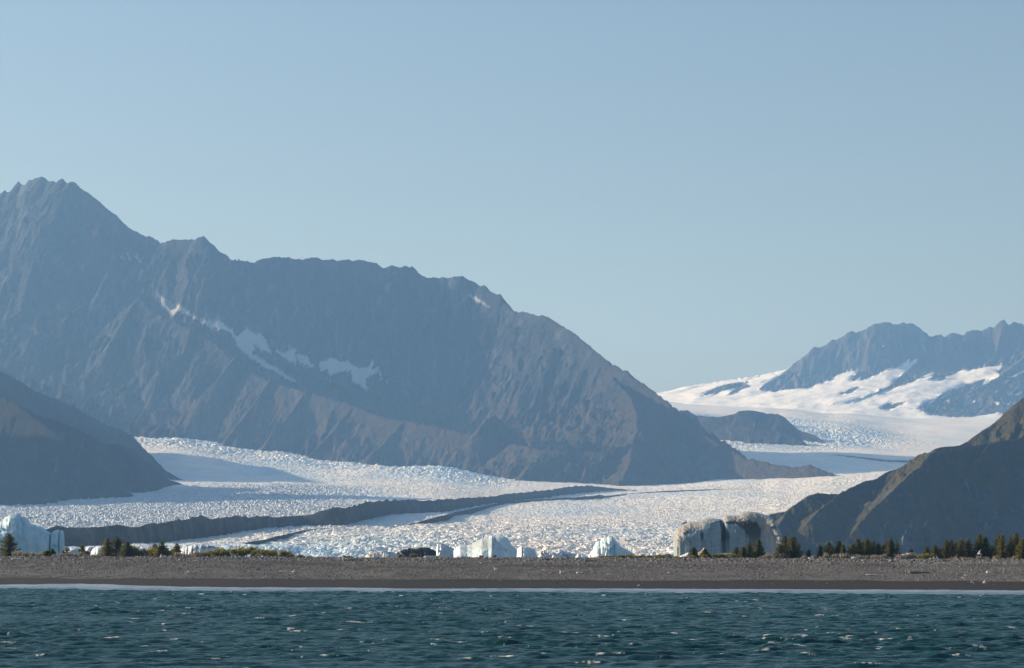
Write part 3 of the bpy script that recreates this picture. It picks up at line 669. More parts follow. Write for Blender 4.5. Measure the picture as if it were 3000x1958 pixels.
def sand_mask(U, t):
    n1 = fbm(U / 260, t * 9, 501, 4); n2 = fbm(U / 60, t * 14, 503, 3)
    wet = sstep(.315, .285, t + .05 * n1 + .02 * n2 - .025 * sstep(400, 800, U) + .03 * sstep(1400, 1700, U) * sstep(2100, 1800, U))
    pat = sstep(.12, .3, n1 + .35 * n2) * np.exp(-((t - .72) / .13) ** 2)
    pat = np.maximum(pat, np.exp(-((U - 1420) / 900) ** 2) * np.exp(-((t - .66) / .07) ** 2) * sstep(-.2, .15, n1 + n2 * .6))
    pat = np.maximum(pat, np.exp(-((U - 2575) / 70) ** 2) * np.exp(-((t - .80) / .07) ** 2))
    pat = np.maximum(pat, np.exp(-((U - 820) / 170) ** 2) * np.exp(-((t - .80) / .10) ** 2))
    return wet, pat
def build_beach():
    t = np.concatenate([np.linspace(-.35, 1.25, 330), np.linspace(1.27, 2.8, 50)])
    U = np.arange(-700, 3700, 4.0)
    UU, TT = np.meshgrid(U, t)
    D = shore_d(UU) + WB * TT
    Z = beach_z(UU, D); X = (UU - 1500) / F * D
    wet, pat = sand_mask(UU, TT)
    fine = np.clip(1 - wet - pat, 0, 1)
    Z = Z + .10 * fbm(X / 6, D / 6, 511, 3) * (1 - wet) + .07 * fine * fbm(X / .8, D / .8, 513, 3) + .12 * np.sin(TT * 26 + 1.5 * fbm(X / 30, D / 60, 515, 2)) * sstep(.2, .4, TT) * sstep(1.1, .9, TT)
    m, nt, bs, out = new_mat("beach shingle"); n = N(nt); p = n.pos()
    g = n.voro(p, 3.2, "Color")
    stone = n.mix(n.ramp(n.noise(p, 2.6, 3, .6), .35, .65), (.075, .074, .073), (.16, .155, .15))
    sand = n.mix(n.noise(p, 1.2, 6, .6), (.040, .036, .034), (.060, .054, .050))
    wetc = n.mix(n.noise(n.scale(p, (.12, 1, 1)), .4, 5, .6), (.020, .017, .0155), (.030, .026, .0235))
    c = n.mix(n.attr("sand"), stone, sand); c = n.mix(n.attr("wet"), c, wetc)
    nt.links.new(c, bs.inputs["Base Color"])
    bs.inputs["Roughness"].default_value = .85; bs.inputs["Specular IOR Level"].default_value = .2
    nt.links.new(n.bump(n.noise(p, 5, 5, .65), .6, .12), bs.inputs["Normal"])
    tag(grid_mesh("beach", X, D, Z, m, attrs={"wet": wet, "sand": pat}), kind="structure")

    # loose stones lying on it, far past counting
    M = 280000
    u = np.concatenate([rng.uniform(-120, 3120, int(M * .8)), rng.uniform(-700, -120, int(M * .1)), rng.uniform(3120, 3700, M - int(M * .8) - int(M * .1))]); tt = rng.uniform(.2, 1.16, M)
    w, pt = sand_mask(u, tt)
    keep = rng.uniform(0, 1, M) < (1 - w) * (1 - .9 * pt) * (.85 + .15 * (tt > .8)) + .012
    u, tt = u[keep], tt[keep]; k = len(u)
    d = shore_d(u) + WB * tt; x = (u - 1500) / F * d
    zz = beach_z(u, d) + .12 * np.sin(tt * 26 + 1.5 * fbm(x / 30, d / 60, 515, 2)) * sstep(.2, .4, tt) * sstep(1.1, .9, tt)
    size = np.exp(rng.normal(0, .42, k)) * (.066 + .016 * sstep(.5, .7, tt) + .04 * sstep(.78, .95, tt) * (1 + .5 * sstep(1800, 2700, u)))
    size = np.clip(size, .045, .5)
    gr = (1 + 5 ** .5) / 2
    ico = np.array([(-1, gr, 0), (1, gr, 0), (-1, -gr, 0), (1, -gr, 0), (0, -1, gr), (0, 1, gr), (0, -1, -gr), (0, 1, -gr), (gr, 0, -1), (gr, 0, 1), (-gr, 0, -1), (-gr, 0, 1)]) / 1.9
    icf = np.array([(0, 11, 5), (0, 5, 1), (0, 1, 7), (0, 7, 10), (0, 10, 11), (1, 5, 9), (5, 11, 4), (11, 10, 2), (10, 7, 6), (7, 1, 8), (3, 9, 4), (3, 4, 2), (3, 2, 6), (3, 6, 8), (3, 8, 9), (4, 9, 5), (2, 4, 11), (6, 2, 10), (8, 6, 7), (9, 8, 1)])
    base = ico[None] * (1 + rng.uniform(-.28, .28, (k, 12, 1)))
    base = base * np.stack([rng.uniform(.8, 1.5, k), rng.uniform(.7, 1.1, k), rng.uniform(.5, .95, k)], -1)[:, None]
    a = rng.uniform(0, 2 * math.pi, k); ca, sa = np.cos(a)[:, None], np.sin(a)[:, None]
    bx = base[..., 0] * ca - base[..., 1] * sa; by = base[..., 0] * sa + base[..., 1] * ca
    V = np.stack([bx * size[:, None] + x[:, None], by * size[:, None] + d[:, None], base[..., 2] * size[:, None] + (zz + size * .22)[:, None]], -1)
    Fc = (icf[None] + (np.arange(k) * 12)[:, None, None]).reshape(-1, 3)
    shade = np.repeat(np.clip(rng.beta(2.2, 3.4, k), 0, 1), 12)
    m2, nt, bs, out = new_mat("pebbles"); n = N(nt)
    c = n.mix(n.attr("shade"), (.055, .056, .058), (.27, .26, .245))
    nt.links.new(c, bs.inputs["Base Color"]); bs.inputs["Roughness"].default_value = .8
    tag(mesh_np("gravel", V.reshape(-1, 3), Fc, m2, smooth=False, attrs={"shade": shade}), kind="stuff")
build_beach()

# lagoon behind the spit
m_lag, nt_, bs_, _ = new_mat("lagoon water"); n_ = N(nt_)
bs_.inputs["Base Color"].default_value = (.05, .09, .10, 1); bs_.inputs["Roughness"].default_value = .12
nt_.links.new(n_.bump(n_.noise(n_.pos(), .4, 4), .3, .3), bs_.inputs["Normal"])
plane("lagoon", -3000, 3000, 735, 4300, 0.3, m_lag)

# ------------------------------------------------------------------ the sea
def wave_field(X, Y):
    r = np.random.default_rng(11)
    Z = np.zeros(X.shape); 
    n = 74
    lam = np.exp(np.linspace(math.log(.7), math.log(10), n)) * r.uniform(.93, 1.07, n)
    for L in lam:
        th = math.radians(-80 + r.normal(0, 27))           # running towards the boat, a little to the right
        k = 2 * math.pi / L
        A = .0125 * L * math.exp(-((math.log(L / 2.2)) / 1.0) ** 2) * r.uniform(.6, 1.3)
        ph = k * (X * math.cos(th) + Y * math.sin(th)) + r.uniform(0, 6.28)
        c = np.cos(ph)
        Z += A * (c + .30 * (c * c - .5))
    grp = .75 + .5 * fbm(X / 45, Y / 45, 601, 2)
    return Z * grp
def build_sea():
    d = [176.0]
    while d[-1] < 640: d.append(d[-1] + max(.20, d[-1] * .00105))
    UU, X, Y = fan(np.concatenate([np.arange(-3000, -200, 16.0), np.arange(-200, 3200, 4.0), np.arange(3200, 6001, 16.0)]), None, None, d)
    Z = wave_field(X, Y)
    calm = sstep(0, 45, shore_d(UU) - Y)
    Z = Z * (.12 + .88 * calm)
    r = np.random.default_rng(23)
    foam = np.zeros(X.shape, np.float32)
    slopey = np.gradient(Z, axis=0) / np.gradient(Y, axis=0)
    # whitecaps sit on the tallest crests
    cand = np.argwhere((Z > np.quantile(Z, .955)) & (UU > -600) & (UU < 3600) & (calm > .9) & (slopey > -.12))
    r.shuffle(cand)
    placed = 0; nr, nc = X.shape
    for (i, j) in cand:
        if placed > 260: break
        dd = Y[i, j]
        if r.uniform() > min(1, (dd / 420) ** .2): continue
        if foam[i, j] > .05: continue
        wx = np.exp(r.normal(-.15, .55)) * .85; wy = r.uniform(.32, .62)
        if r.uniform() < .14: wx *= 2.0
        if r.uniform() < .35: wx *= .4
        di = int(wy * 3 / (Y[i, j] * .00105)) + 2; dj = int(wx * 2.2 / (4 / F * dd)) + 2
        a, b, c, e = max(0, i - di), min(nr, i + di), max(0, j - dj), min(nc, j + dj)
        xs = X[a:b, c:e]; ys = Y[a:b, c:e]; zs = Z[a:b, c:e]
        sk = r.uniform(-.15, .15)
        q = 1 - ((xs - X[i, j]) / wx) ** 2 - ((ys - Y[i, j] + .55 * wy - sk * (xs - X[i, j])) / wy) ** 2
        crest = (zs - Z[i, j]) / .12
        fm = q + .5 * np.clip(crest, -1.2, .3) + 1.7 * fbm(xs / .75, ys / .5, placed, 4, .65) - .15
        foam[a:b, c:e] = np.maximum(foam[a:b, c:e], sstep(.35, .8, fm) * sstep(-.9, -.3, q))
        placed += 1
    # thin foam streaks
    st = fbm(X / 2.2 + .3 * Y, Y / .9, 611, 4)
    foam = np.maximum(foam, .35 * sstep(.62, .8, st + .5 * Z) * calm)
    sp = fbm(X / .55, Y / .9, 613, 3, .6) + .35 * fbm(X / 9, Y / 9, 617, 2)
    foam = np.maximum(foam, .5 * sstep(.56, .7, sp) * (Z > np.quantile(Z, .75)) * calm)
    m, nt, bs, out = new_mat("sea water"); n = N(nt); p = n.pos()
    bs.inputs["Base Color"].default_value = (.006, .052, .058, 1)
    bs.inputs["Roughness"].default_value = .2; bs.inputs["IOR"].default_value = 1.17; bs.inputs["Specular IOR Level"].default_value = .3
    b1 = n.math('ADD', n.noise(n.scale(p, (.55, 1, 1)), 2.4, 5, .62), n.math('MULTIPLY', n.noise(n.scale(p, (.6, 1, 1)), .9, 3, .6), 1.6)); b2 = n.noise(p, 7, 3, .6)
    h = n.math('ADD', b1, n.math('MULTIPLY', b2, .25))
    nt.links.new(n.bump(h, 1.0, .34), bs.inputs["Normal"])
    fb = nt.nodes.new("ShaderNodeBsdfDiffuse"); fb.inputs["Color"].default_value = (.80, .80, .78, 1)
    mx = nt.nodes.new("ShaderNodeMixShader"); nt.links.new(n.math("MULTIPLY", n.attr("foam"), n.ramp(n.noise(n.scale(p, (1, .5, 2)), 3.0, 4, .7), .36, .58)), mx.inputs[0])
    nt.links.new(bs.outputs[0], mx.inputs[1]); nt.links.new(fb.outputs[0], mx.inputs[2]); nt.links.new(mx.outputs[0], out.inputs[0])
    tag(grid_mesh("sea", X, Y, Z, m, attrs={"foam": foam}), kind="structure")
    # open water around and behind the boat
    ring = plane("open_sea", -8800, 8800, -1300, 640, -.45, m)
build_sea()

# surf washing along the shore
def build_surf():
    U = np.arange(-700, 3700, 3.0); s = np.concatenate([np.linspace(-45, -6, 60), np.linspace(-5.5, 9, 60)])
    UU, S = np.meshgrid(U, s)
    edge = 1.8 * fbm(UU / 70, UU * 0 + 3, 701, 4) + 5 * np.exp(-((UU - 230) / 200) ** 2) - 6 * sstep(1000, 1150, UU) * sstep(1500, 1100, UU) * .4
    D = shore_d(UU) + S
    X = (UU - 1500) / F * D
    Z = .10 + .02 * (S + 45) / 50
    ph = S + 2.2 * fbm(UU / 260, UU * 0, 703, 3) + 3
    Z = Z + .42 * np.exp(-((ph + 14) / 3.2) ** 2) * (.55 + .45 * sstep(-.3, .2, fbm(UU / 300, UU * 0 + 9, 707, 2))) + .22 * np.exp(-((ph + 29) / 3.5) ** 2) + .16 * np.exp(-((ph + 1) / 2) ** 2)
    Z = Z + np.where(S > 0, berm_z(UU) * S / WB * .995, 0) + .03 * fbm(X / .8, D / 1.2, 709, 3)
    Z = np.where(S > 2 + edge, Z - .6 * sstep(0, 3, S - 2 - edge), Z)
    Z = Z - 1.0 * sstep(-36, -45, S + 4 * fbm(UU / 90, UU * 0 + 5, 711, 3))
    gap = fbm(UU / 130, S / 18, 717, 4)
    foam = np.clip(.38 + .7 * gap + .75 * fbm(X / 3.5, D / 2.0, 713, 4) + .55 * sstep(-26, -10, S) + .5 * np.exp(-((ph + 14) / 2.2) ** 2), 0, 1)
    m, nt, bs, out = new_mat("surf"); n = N(nt); p = n.pos()
    c = n.mix(n.attr("foam"), (.03, .085, .105), (.25, .30, .37))
    nt.links.new(c, bs.inputs["Base Color"]); bs.inputs["Roughness"].default_value = .35
    nt.links.new(n.bump(n.noise(p, 2.5, 5, .65), .6, .15), bs.inputs["Normal"])
    tag(grid_mesh("surf", X, D, Z, m, attrs={"foam": foam}), kind="structure")
build_surf()
# ------------------------------------------------------------------ icebergs in the lagoon
def ice_mat(name, c1=(.70, .78, .82), c2=(.46, .66, .76), bump=.5, streak=(1, 1, .25)):
    m, nt, bs, out = new_mat(name); n = N(nt); p = n.obj()
    c = n.mix(n.ramp(n.noise(n.scale(p, streak), .35, 5, .6), .35, .68), c1, c2)
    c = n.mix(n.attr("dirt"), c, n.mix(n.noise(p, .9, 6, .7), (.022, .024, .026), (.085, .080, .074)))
    c = n.mix(n.attr("grit"), c, n.mix(n.noise(n.scale(p, (1, 1, 3)), .8, 6, .7), (.20, .195, .185), (.42, .405, .375)))
    nt.links.new(c, bs.inputs["Base Color"]); bs.inputs["Roughness"].default_value = .45
    bs.inputs["Specular IOR Level"].default_value = .3
    h = n.math('ADD', n.noise(p, .8, 6, .62), n.math('MULTIPLY', n.noise(n.scale(p, (.7, .7, 3)), .8, 4, .6), .5))
    nt.links.new(n.bump(h, bump, .5), bs.inputs["Normal"])
    return m
M_ICE = ice_mat("berg ice")
M_DIRTY = ice_mat("dirty berg ice", (.34, .40, .43), (.25, .33, .37), .7, (1, 1, 2.2))
M_WHITE = ice_mat("white berg ice", (.78, .80, .82), (.66, .74, .80))
M_BLUE = ice_mat("blue berg ice", (.60, .74, .80), (.36, .60, .72))

def berg(name, label, outline, d, W, mat, p=.42, seed=1, flute=.5, facet=.6, grooves=(), masks=(), gritm=(), skew=0.0, du=.8, jag=.12, m=46, parent=None, power=1.0, group=None, gritv=1.0, dirtv=1.0, endr=.35):
    """outline: skyline of the berg as (u, v); it stands d metres out, W metres deep to either side"""
    u0, u1 = outline[0][0], outline[-1][0]
    U = np.arange(u0, u1 + .01, (u1 - u0) / max(24, int((u1 - u0) / du)))
    V = interp(U, outline)
    H = np.maximum(zat(V, d), .3)
    jg = jag * (perlin(U / 2.1, U * 0 + seed, seed) + .6 * perlin(U / .9, U * 0 + seed, seed + 1)) * np.clip(H / 6, .1, 1)
    Hm = H.max()
    ph = np.linspace(0, math.pi, m)
    UU, PH = np.meshgrid(U, ph); HH = np.broadcast_to(H, UU.shape)
    e = np.sin(math.pi * np.clip((UU - u0) / (u1 - u0), 0, 1)) ** endr
    Wd = W * np.clip(HH / Hm, .12, 1) ** power * (.25 + .75 * e)
    x = (UU - 1500) / F * d
    for gu, gw, gd in grooves:
        Wd = Wd * (1 - gd * np.exp(-((UU - gu) / gw) ** 2))
    c = np.cos(PH); s = np.sin(PH)
    y = d - np.sign(c) * np.abs(c) ** .75 * Wd + skew * HH * s
    z = -.8 + (HH + .8) * s ** p + jg[None, :] * s ** 10
    front = np.clip(np.abs(c) * 1.6, 0, 1)
    fs = max(2.2, W * .34)
    nse = flute * .7 * (ridged(x / 2.6 + 3 * seed, z / 14, seed + 1, 3) - .5) + facet * (.7 * fbm(x / 7, z / 5, seed + 2, 4)
        + 1.9 * facets(x / fs + .35 * z / fs, z / (fs * .8), seed + 3) + .8 * facets(x / (fs * .42), z / (fs * .36) + .4 * x / fs, seed + 8))
    y = y - front * nse * np.sign(c) * (Wd / max(W, .1)) ** .5
    z = z + .5 * facet * np.clip(s, 0, 1) * (1 - np.clip(s, 0, 1)) * 4 * facets(x / (fs * .6), y / (fs * .6), seed + 4)
    X3 = x * y / d * 0 + x
    u2, v2 = uv_of(X3, y, z)
    frontm = (PH < math.pi * .56)
    dirt = np.zeros(x.shape, np.float32); grit = np.zeros(x.shape, np.float32)
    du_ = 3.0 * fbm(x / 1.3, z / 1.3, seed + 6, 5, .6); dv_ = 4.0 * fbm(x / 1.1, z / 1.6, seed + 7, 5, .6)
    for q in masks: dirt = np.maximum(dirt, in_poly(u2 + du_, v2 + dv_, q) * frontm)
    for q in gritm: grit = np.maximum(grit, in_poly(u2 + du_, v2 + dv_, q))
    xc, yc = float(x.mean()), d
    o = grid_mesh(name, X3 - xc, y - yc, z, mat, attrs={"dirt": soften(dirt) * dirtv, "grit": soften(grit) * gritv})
    o.location = (xc, yc, 0)
    if parent is None: tag(o, label, "iceberg", group)
    return o

c1 = lambda pts: crop(0, 1480, .16807, pts)
b = berg("iceberg", "tall pale blue iceberg with a sunlit shoulder and a split pillar behind the lone spruce",
     c1([(-260, 420), (-120, 330), (-60, 300), (20, 300), (60, 285), (95, 225), (150, 190), (210, 158), (290, 160), (330, 168), (370, 200), (430, 205), (470, 250), (500, 295), (560, 350), (620, 352), (640, 370), (725, 375), (760, 410), (800, 440), (850, 470), (895, 492), (905, 520), (915, 480), (960, 445), (1020, 425), (1038, 460), (1045, 490), (1055, 450), (1080, 438), (1105, 460), (1110, 520), (1112, 600), (1114, 900)]),
     1300, 11, M_BLUE, p=.38, seed=3, flute=.35, facet=.5, grooves=[(151, 1.6, .75), (176.5, 1.3, .45), (12, 1.2, .5)], du=.5, m=60)
berg("iceberg", "low rounded blue iceberg at the left edge in front of the tall one", c1([(-300, 560), (-150, 500), (0, 488), (80, 466), (140, 458), (165, 468), (185, 500), (200, 560), (215, 640), (240, 760), (260, 900)]), 1180, 8, M_BLUE, p=.4, seed=5, flute=.15, facet=.4)
berg("iceberg", "small white domed iceberg seen just left of the three dark spruces", c1([(1585, 840), (1600, 800), (1630, 760), (1680, 728), (1730, 712), (1780, 712), (1840, 735), (1900, 800), (1950, 900)]), 1050, 5, M_WHITE, p=.5, seed=7, flute=.1, facet=.3)
berg("iceberg", "small furrowed white iceberg leaning beside the domed one", c1([(1430, 860), (1450, 800), (1490, 770), (1540, 732), (1590, 725), (1625, 740), (1650, 745), (1670, 800), (1700, 900)]), 1110, 5, M_WHITE, p=.5, seed=9, flute=.4, facet=.3)
berg("iceberg", "flat bluish ice floe low behind the thin spruces near the split pillar", c1([(1170, 900), (1185, 775), (1250, 760), (1320, 752), (1380, 765), (1410, 790), (1440, 900)]), 1400, 8, M_BLUE, p=.4, seed=11)
c2_ = lambda pts: crop(400, 1520, .21008, pts)
berg("iceberg", "grooved white iceberg with deep furrows rising behind the olive thicket",
     c2_([(590, 520), (600, 430), (660, 405), (720, 390), (770, 370), (820, 358), (860, 355), (890, 362), (920, 358), (950, 372), (980, 378), (1010, 370), (1060, 382), (1130, 392), (1160, 420), (1200, 560)]),
     1150, 7, M_WHITE, p=.5, seed=13, flute=.9, facet=.25, grooves=[(553, 1.4, .35), (569, 1.6, .45), (581, 1.6, .45)], gritm=[c2_([(900, 395), (1000, 375), (1140, 390), (1100, 410), (980, 420), (920, 440)])])
berg("iceberg", "flat white ice slab on the lagoon edge right of the olive thicket", [(915, 1640), (922, 1631), (940, 1628.5), (965, 1629), (975, 1631), (985, 1634), (990, 1642)], 860, 3, M_WHITE, p=.5, seed=15, flute=.1, facet=.2)
c3 = lambda pts: crop(1000, 1560, .14706, pts)
berg("iceberg", "grimy buff iceberg stump at the left end of the dark cave", c3([(540, 520), (545, 440), (580, 415), (640, 405), (720, 395), (800, 375), (850, 372), (920, 385), (1000, 385), (1060, 395), (1100, 440), (1140, 520)]),
     1000, 5, M_WHITE, p=.5, seed=17, gritm=[c3([(530, 530), (540, 430), (700, 395), (830, 375), (1060, 395), (1000, 430), (800, 410), (650, 470), (600, 500)])], masks=[c3([(560, 470), (575, 420), (640, 408), (600, 440), (585, 480)]), c3([(790, 385), (860, 370), (1000, 400), (960, 430), (930, 400), (860, 385)])])
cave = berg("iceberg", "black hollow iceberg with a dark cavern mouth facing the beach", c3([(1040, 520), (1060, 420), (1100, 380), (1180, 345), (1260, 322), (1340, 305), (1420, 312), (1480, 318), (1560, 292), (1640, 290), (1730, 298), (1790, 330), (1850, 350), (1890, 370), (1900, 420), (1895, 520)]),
     1010, 5, M_ICE, p=.36, seed=19, jag=.15, facet=.8, masks=[c3([(1080, 540), (1085, 420), (1180, 355), (1350, 316), (1480, 326), (1560, 298), (1650, 296), (1730, 306), (1830, 350), (1885, 372), (1875, 400), (1900, 440), (1880, 470), (1870, 540)])])  # dark mask paints the cavern's shade onto the solid front
berg("iceberg", "chalky white ice block with a sheer end right of the dark cavern", c3([(1840, 520), (1860, 440), (1880, 380), (1900, 300), (1960, 240), (1860, 215), (1900, 208), (2000, 220), (2080, 245), (2150, 285), (2220, 330), (2232, 400), (2236, 520)][:3] + [(1890, 330), (1910, 250), (1930, 212), (2000, 220), (2080, 245), (2150, 285), (2220, 320), (2236, 400), (2240, 520)]),
     1060, 7, M_WHITE, p=.33, seed=21, flute=.7, facet=1.0, gritm=[c3([(1880, 215), (2000, 215), (2110, 255), (2240, 335), (2200, 330), (2060, 260), (1960, 235)])])
c4 = lambda pts: crop(1000, 1520, .21008, pts)
c5 = lambda pts: crop(1400, 1520, .21008, pts)
berg("iceberg", "broad smooth blue iceberg with slanting layer lines in the middle of the lagoon",
     c4([(1480, 590), (1530, 500), (1580, 430), (1620, 385), (1660, 366), (1760, 372), (1830, 350), (1900, 310), (1960, 278), (2050, 262), (2100, 232), (2150, 238), (2200, 236), (2260, 240), (2310, 265), (2340, 300), (2355, 340)]) + c5([(455, 345), (480, 380), (520, 410), (560, 450), (600, 520), (640, 580)]),
     1250, 17, M_ICE, p=.8, gritv=.45, dirtv=.4, seed=23, flute=.1, facet=.22, m=70, gritm=[c4([(1700, 420), (1830, 352), (1960, 280), (2080, 262), (2150, 300), (2220, 380), (2060, 415), (1850, 425)])],
     masks=[c4([(2085, 232), (2110, 232), (2170, 300), (2230, 372), (2300, 430), (2290, 432), (2200, 365), (2130, 290)]), c4([(1560, 385), (1640, 395), (1760, 440), (1900, 510), (1890, 516), (1740, 450), (1620, 402)]), c4([(2050, 415), (2180, 405), (2350, 440), (2380, 470), (2180, 425)])])
berg("iceberg", "little white dome of ice at the foot of the broad blue iceberg", c3([(2225, 530), (2240, 490), (2290, 465), (2360, 455), (2430, 462), (2480, 480), (2510, 530)]), 900, 3, M_WHITE, p=.5, seed=25, flute=.1, facet=.2)
berg("iceberg", "snowy white ice shelf with a blue shaded hollow right of the broad blue iceberg", c5([(540, 560), (550, 420), (570, 400), (610, 372), (622, 405), (640, 385), (720, 400), (790, 425), (860, 425), (865, 480), (850, 560)]), 1150, 8, M_WHITE, p=.4, seed=27, flute=.2, facet=.5, gritm=[])
berg("iceberg", "jumbled low heap of white ice chunks left of the pointed iceberg", c5([(840, 560), (860, 440), (920, 425), (940, 470), (980, 480), (1010, 440), (1030, 510), (1080, 440), (1130, 430), (1180, 440), (1230, 470), (1320, 480), (1380, 490), (1400, 560)]), 1350, 7, M_WHITE, p=.4, seed=29, flute=1.2, facet=1.4, jag=.8)
berg("iceberg", "tiny white pyramid of ice below the jumbled heap", c5([(1020, 560), (1040, 520), (1055, 500), (1070, 530), (1085, 560)]), 920, 1.5, M_WHITE, p=.6, seed=31, flute=.1, facet=.2)
berg("iceberg", "small sunlit ice cone at the left foot of the pointed iceberg", c5([(1340, 560), (1370, 520), (1400, 478), (1425, 500), (1450, 540), (1470, 575)]), 1000, 2.2, M_WHITE, p=.7, seed=33, flute=.2, facet=.3)
berg("iceberg", "pointed pale blue iceberg with one sheer sloping face above the low brush",
     c5([(1400, 560), (1420, 475), (1460, 488), (1500, 505), (1540, 500), (1580, 470), (1600, 445), (1610, 400), (1650, 330), (1680, 315), (1705, 318), (1720, 285), (1760, 262), (1800, 258), (1830, 242), (1880, 245), (1910, 285), (1945, 330), (1980, 375), (2020, 400), (2080, 430), (2140, 470), (2200, 510), (2260, 580)]),
     1200, 10, M_ICE, p=.55, seed=35, flute=.25, facet=.5, grooves=[(1797, 3, .12)], m=60)
c6 = lambda pts: crop(1900, 1480, .16807, pts)
berg("iceberg", "huge dirt streaked iceberg like a slab with black bands left of the headland",
     c6([(455, 900), (456, 700), (458, 560), (462, 440), (490, 410), (540, 380), (580, 350), (640, 325), (700, 300), (760, 305), (860, 290), (920, 262), (1000, 240), (1080, 232), (1180, 238), (1240, 243), (1262, 262), (1300, 215), (1340, 185), (1420, 182), (1500, 185), (1560, 172), (1620, 138), (1700, 118), (1780, 116), (1860, 130), (1960, 155), (2060, 180), (2110, 205), (2170, 300), (2210, 370), (2250, 450), (2275, 540), (2290, 620), (2310, 690), (2330, 740), (2345, 900)]),
     1200, 15, M_DIRTY, p=.18, endr=.08, power=.25, seed=41, flute=.1, facet=.45, du=.45, m=90, jag=.12, grooves=[(2114, 3.0, .1), (2305, 48, -.85)],
     masks=[c6([(1235, 245), (1262, 262), (1310, 340), (1360, 420), (1415, 500), (1415, 600), (1430, 770), (1285, 775), (1258, 640), (1262, 480), (1248, 360)]),
            c6([(1330, 290), (1500, 285), (1700, 270), (1850, 270), (1920, 340), (1985, 430), (1940, 505), (2010, 580), (1900, 610), (1780, 600), (1700, 560), (1680, 440), (1600, 400), (1560, 340), (1440, 330), (1345, 330)]),
            c6([(500, 420), (560, 390), (610, 400), (590, 450), (545, 520), (540, 600), (505, 600), (495, 500)]), c6([(600, 470), (680, 440), (700, 480), (650, 520), (610, 520)]), c6([(690, 620), (745, 650), (800, 760), (760, 800), (725, 720)]), c6([(900, 480), (945, 470), (965, 560), (930, 640), (905, 560)]),
            c6([(870, 292), (930, 262), (1010, 236), (1090, 230), (1180, 240), (1080, 243), (1000, 252), (930, 280)]), c6([(1340, 182), (1540, 180), (1600, 225), (1760, 238), (2090, 210), (2100, 225), (1900, 245), (1740, 255), (1600, 240)]),
            c6([(1290, 640), (1330, 640), (1330, 840), (1000, 835), (1000, 800), (1250, 790)]), c6([(560, 850), (650, 820), (640, 900), (540, 900)])],
     gritm=[c6([(455, 900), (455, 440), (560, 370), (860, 280), (1010, 236), (1240, 240), (1100, 280), (960, 320), (900, 400), (700, 440), (600, 480), (530, 640), (500, 860)]), c6([(1260, 262), (1340, 185), (1560, 172), (1780, 112), (2110, 205), (2180, 310), (2290, 620), (2345, 900), (2300, 760), (2180, 660), (1960, 510), (1980, 430), (1900, 300), (1700, 260), (1400, 250)])])
berg("iceberg", "dark boulder of dirty ice perched on the left end of the huge streaked iceberg", c6([(520, 400), (560, 350), (600, 305), (650, 290), (662, 262), (700, 254), (750, 256), (785, 280), (790, 310), (740, 345), (680, 370)]), 1205, 3, M_ICE, p=.5, seed=43, flute=.3, facet=.4, masks=[c6([(480, 420), (480, 200), (820, 200), (820, 420)])], du=.4)
berg("iceberg", "small bright white floe at the left foot of the huge streaked iceberg", c6([(520, 930), (560, 880), (620, 860), (680, 830), (720, 825), (735, 850), (745, 930)]), 900, 2.5, M_WHITE, p=.5, seed=45, flute=.1, facet=.2)
berg("iceberg", "sand coloured mound of dirty ice below the black band of the streaked iceberg", c6([(800, 930), (830, 840), (880, 820), (930, 790), (960, 740), (1000, 750), (1060, 780), (1100, 830), (1250, 838), (1400, 838), (1500, 845), (1530, 930)]), 1000, 4, M_WHITE, p=.55, seed=47, flute=.1, facet=.3, gritm=[c6([(700, 1000), (700, 700), (1700, 700), (1700, 1000)])])
berg("iceberg", "low white ice glimpsed through the bare bushes beyond the headland spruces", [(2636, 1648), (2645, 1624), (2660, 1621), (2675, 1622), (2690, 1628), (2700, 1648)], 900, 3, M_WHITE, p=.5, seed=49, flute=.2, facet=.3)

# ------------------------------------------------------------------ spruces and bushes on the crest of the beach
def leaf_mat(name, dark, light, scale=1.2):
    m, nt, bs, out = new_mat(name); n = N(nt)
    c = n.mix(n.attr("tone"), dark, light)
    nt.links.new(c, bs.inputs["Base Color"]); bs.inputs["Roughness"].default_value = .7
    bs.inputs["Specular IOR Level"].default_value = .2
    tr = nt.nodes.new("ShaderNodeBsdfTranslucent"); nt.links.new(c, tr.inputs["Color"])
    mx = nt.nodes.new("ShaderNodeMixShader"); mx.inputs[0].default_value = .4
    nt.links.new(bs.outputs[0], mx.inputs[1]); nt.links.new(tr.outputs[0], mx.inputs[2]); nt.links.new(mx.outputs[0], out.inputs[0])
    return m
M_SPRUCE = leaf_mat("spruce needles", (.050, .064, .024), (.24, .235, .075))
M_SPRUCE_Y = leaf_mat("yellowed spruce needles", (.08, .078, .02), (.32, .27, .07))
M_OLIVE = leaf_mat("willow leaves", (.09, .09, .02), (.36, .31, .06))
M_YELLOW = leaf_mat("yellow green leaves", (.11, .11, .018), (.36, .32, .05))
M_DRY = leaf_mat("dry brush", (.075, .065, .040), (.20, .17, .10))
m_, nt_, bs_, _ = new_mat("bark"); n_ = N(nt_)
nt_.links.new(n_.mix(n_.noise(n_.obj(), 3, 4), (.05, .042, .034), (.13, .11, .09)), bs_.inputs["Base Color"]); bs_.inputs["Roughness"].default_value = .9
M_BARK = m_
m_, nt_, bs_, _ = new_mat("grey twigs"); n_ = N(nt_)
nt_.links.new(n_.mix(n_.noise(n_.obj(), 3, 4), (.20, .17, .14), (.40, .36, .31)), bs_.inputs["Base Color"]); bs_.inputs["Roughness"].default_value = .9
M_TWIG = m_

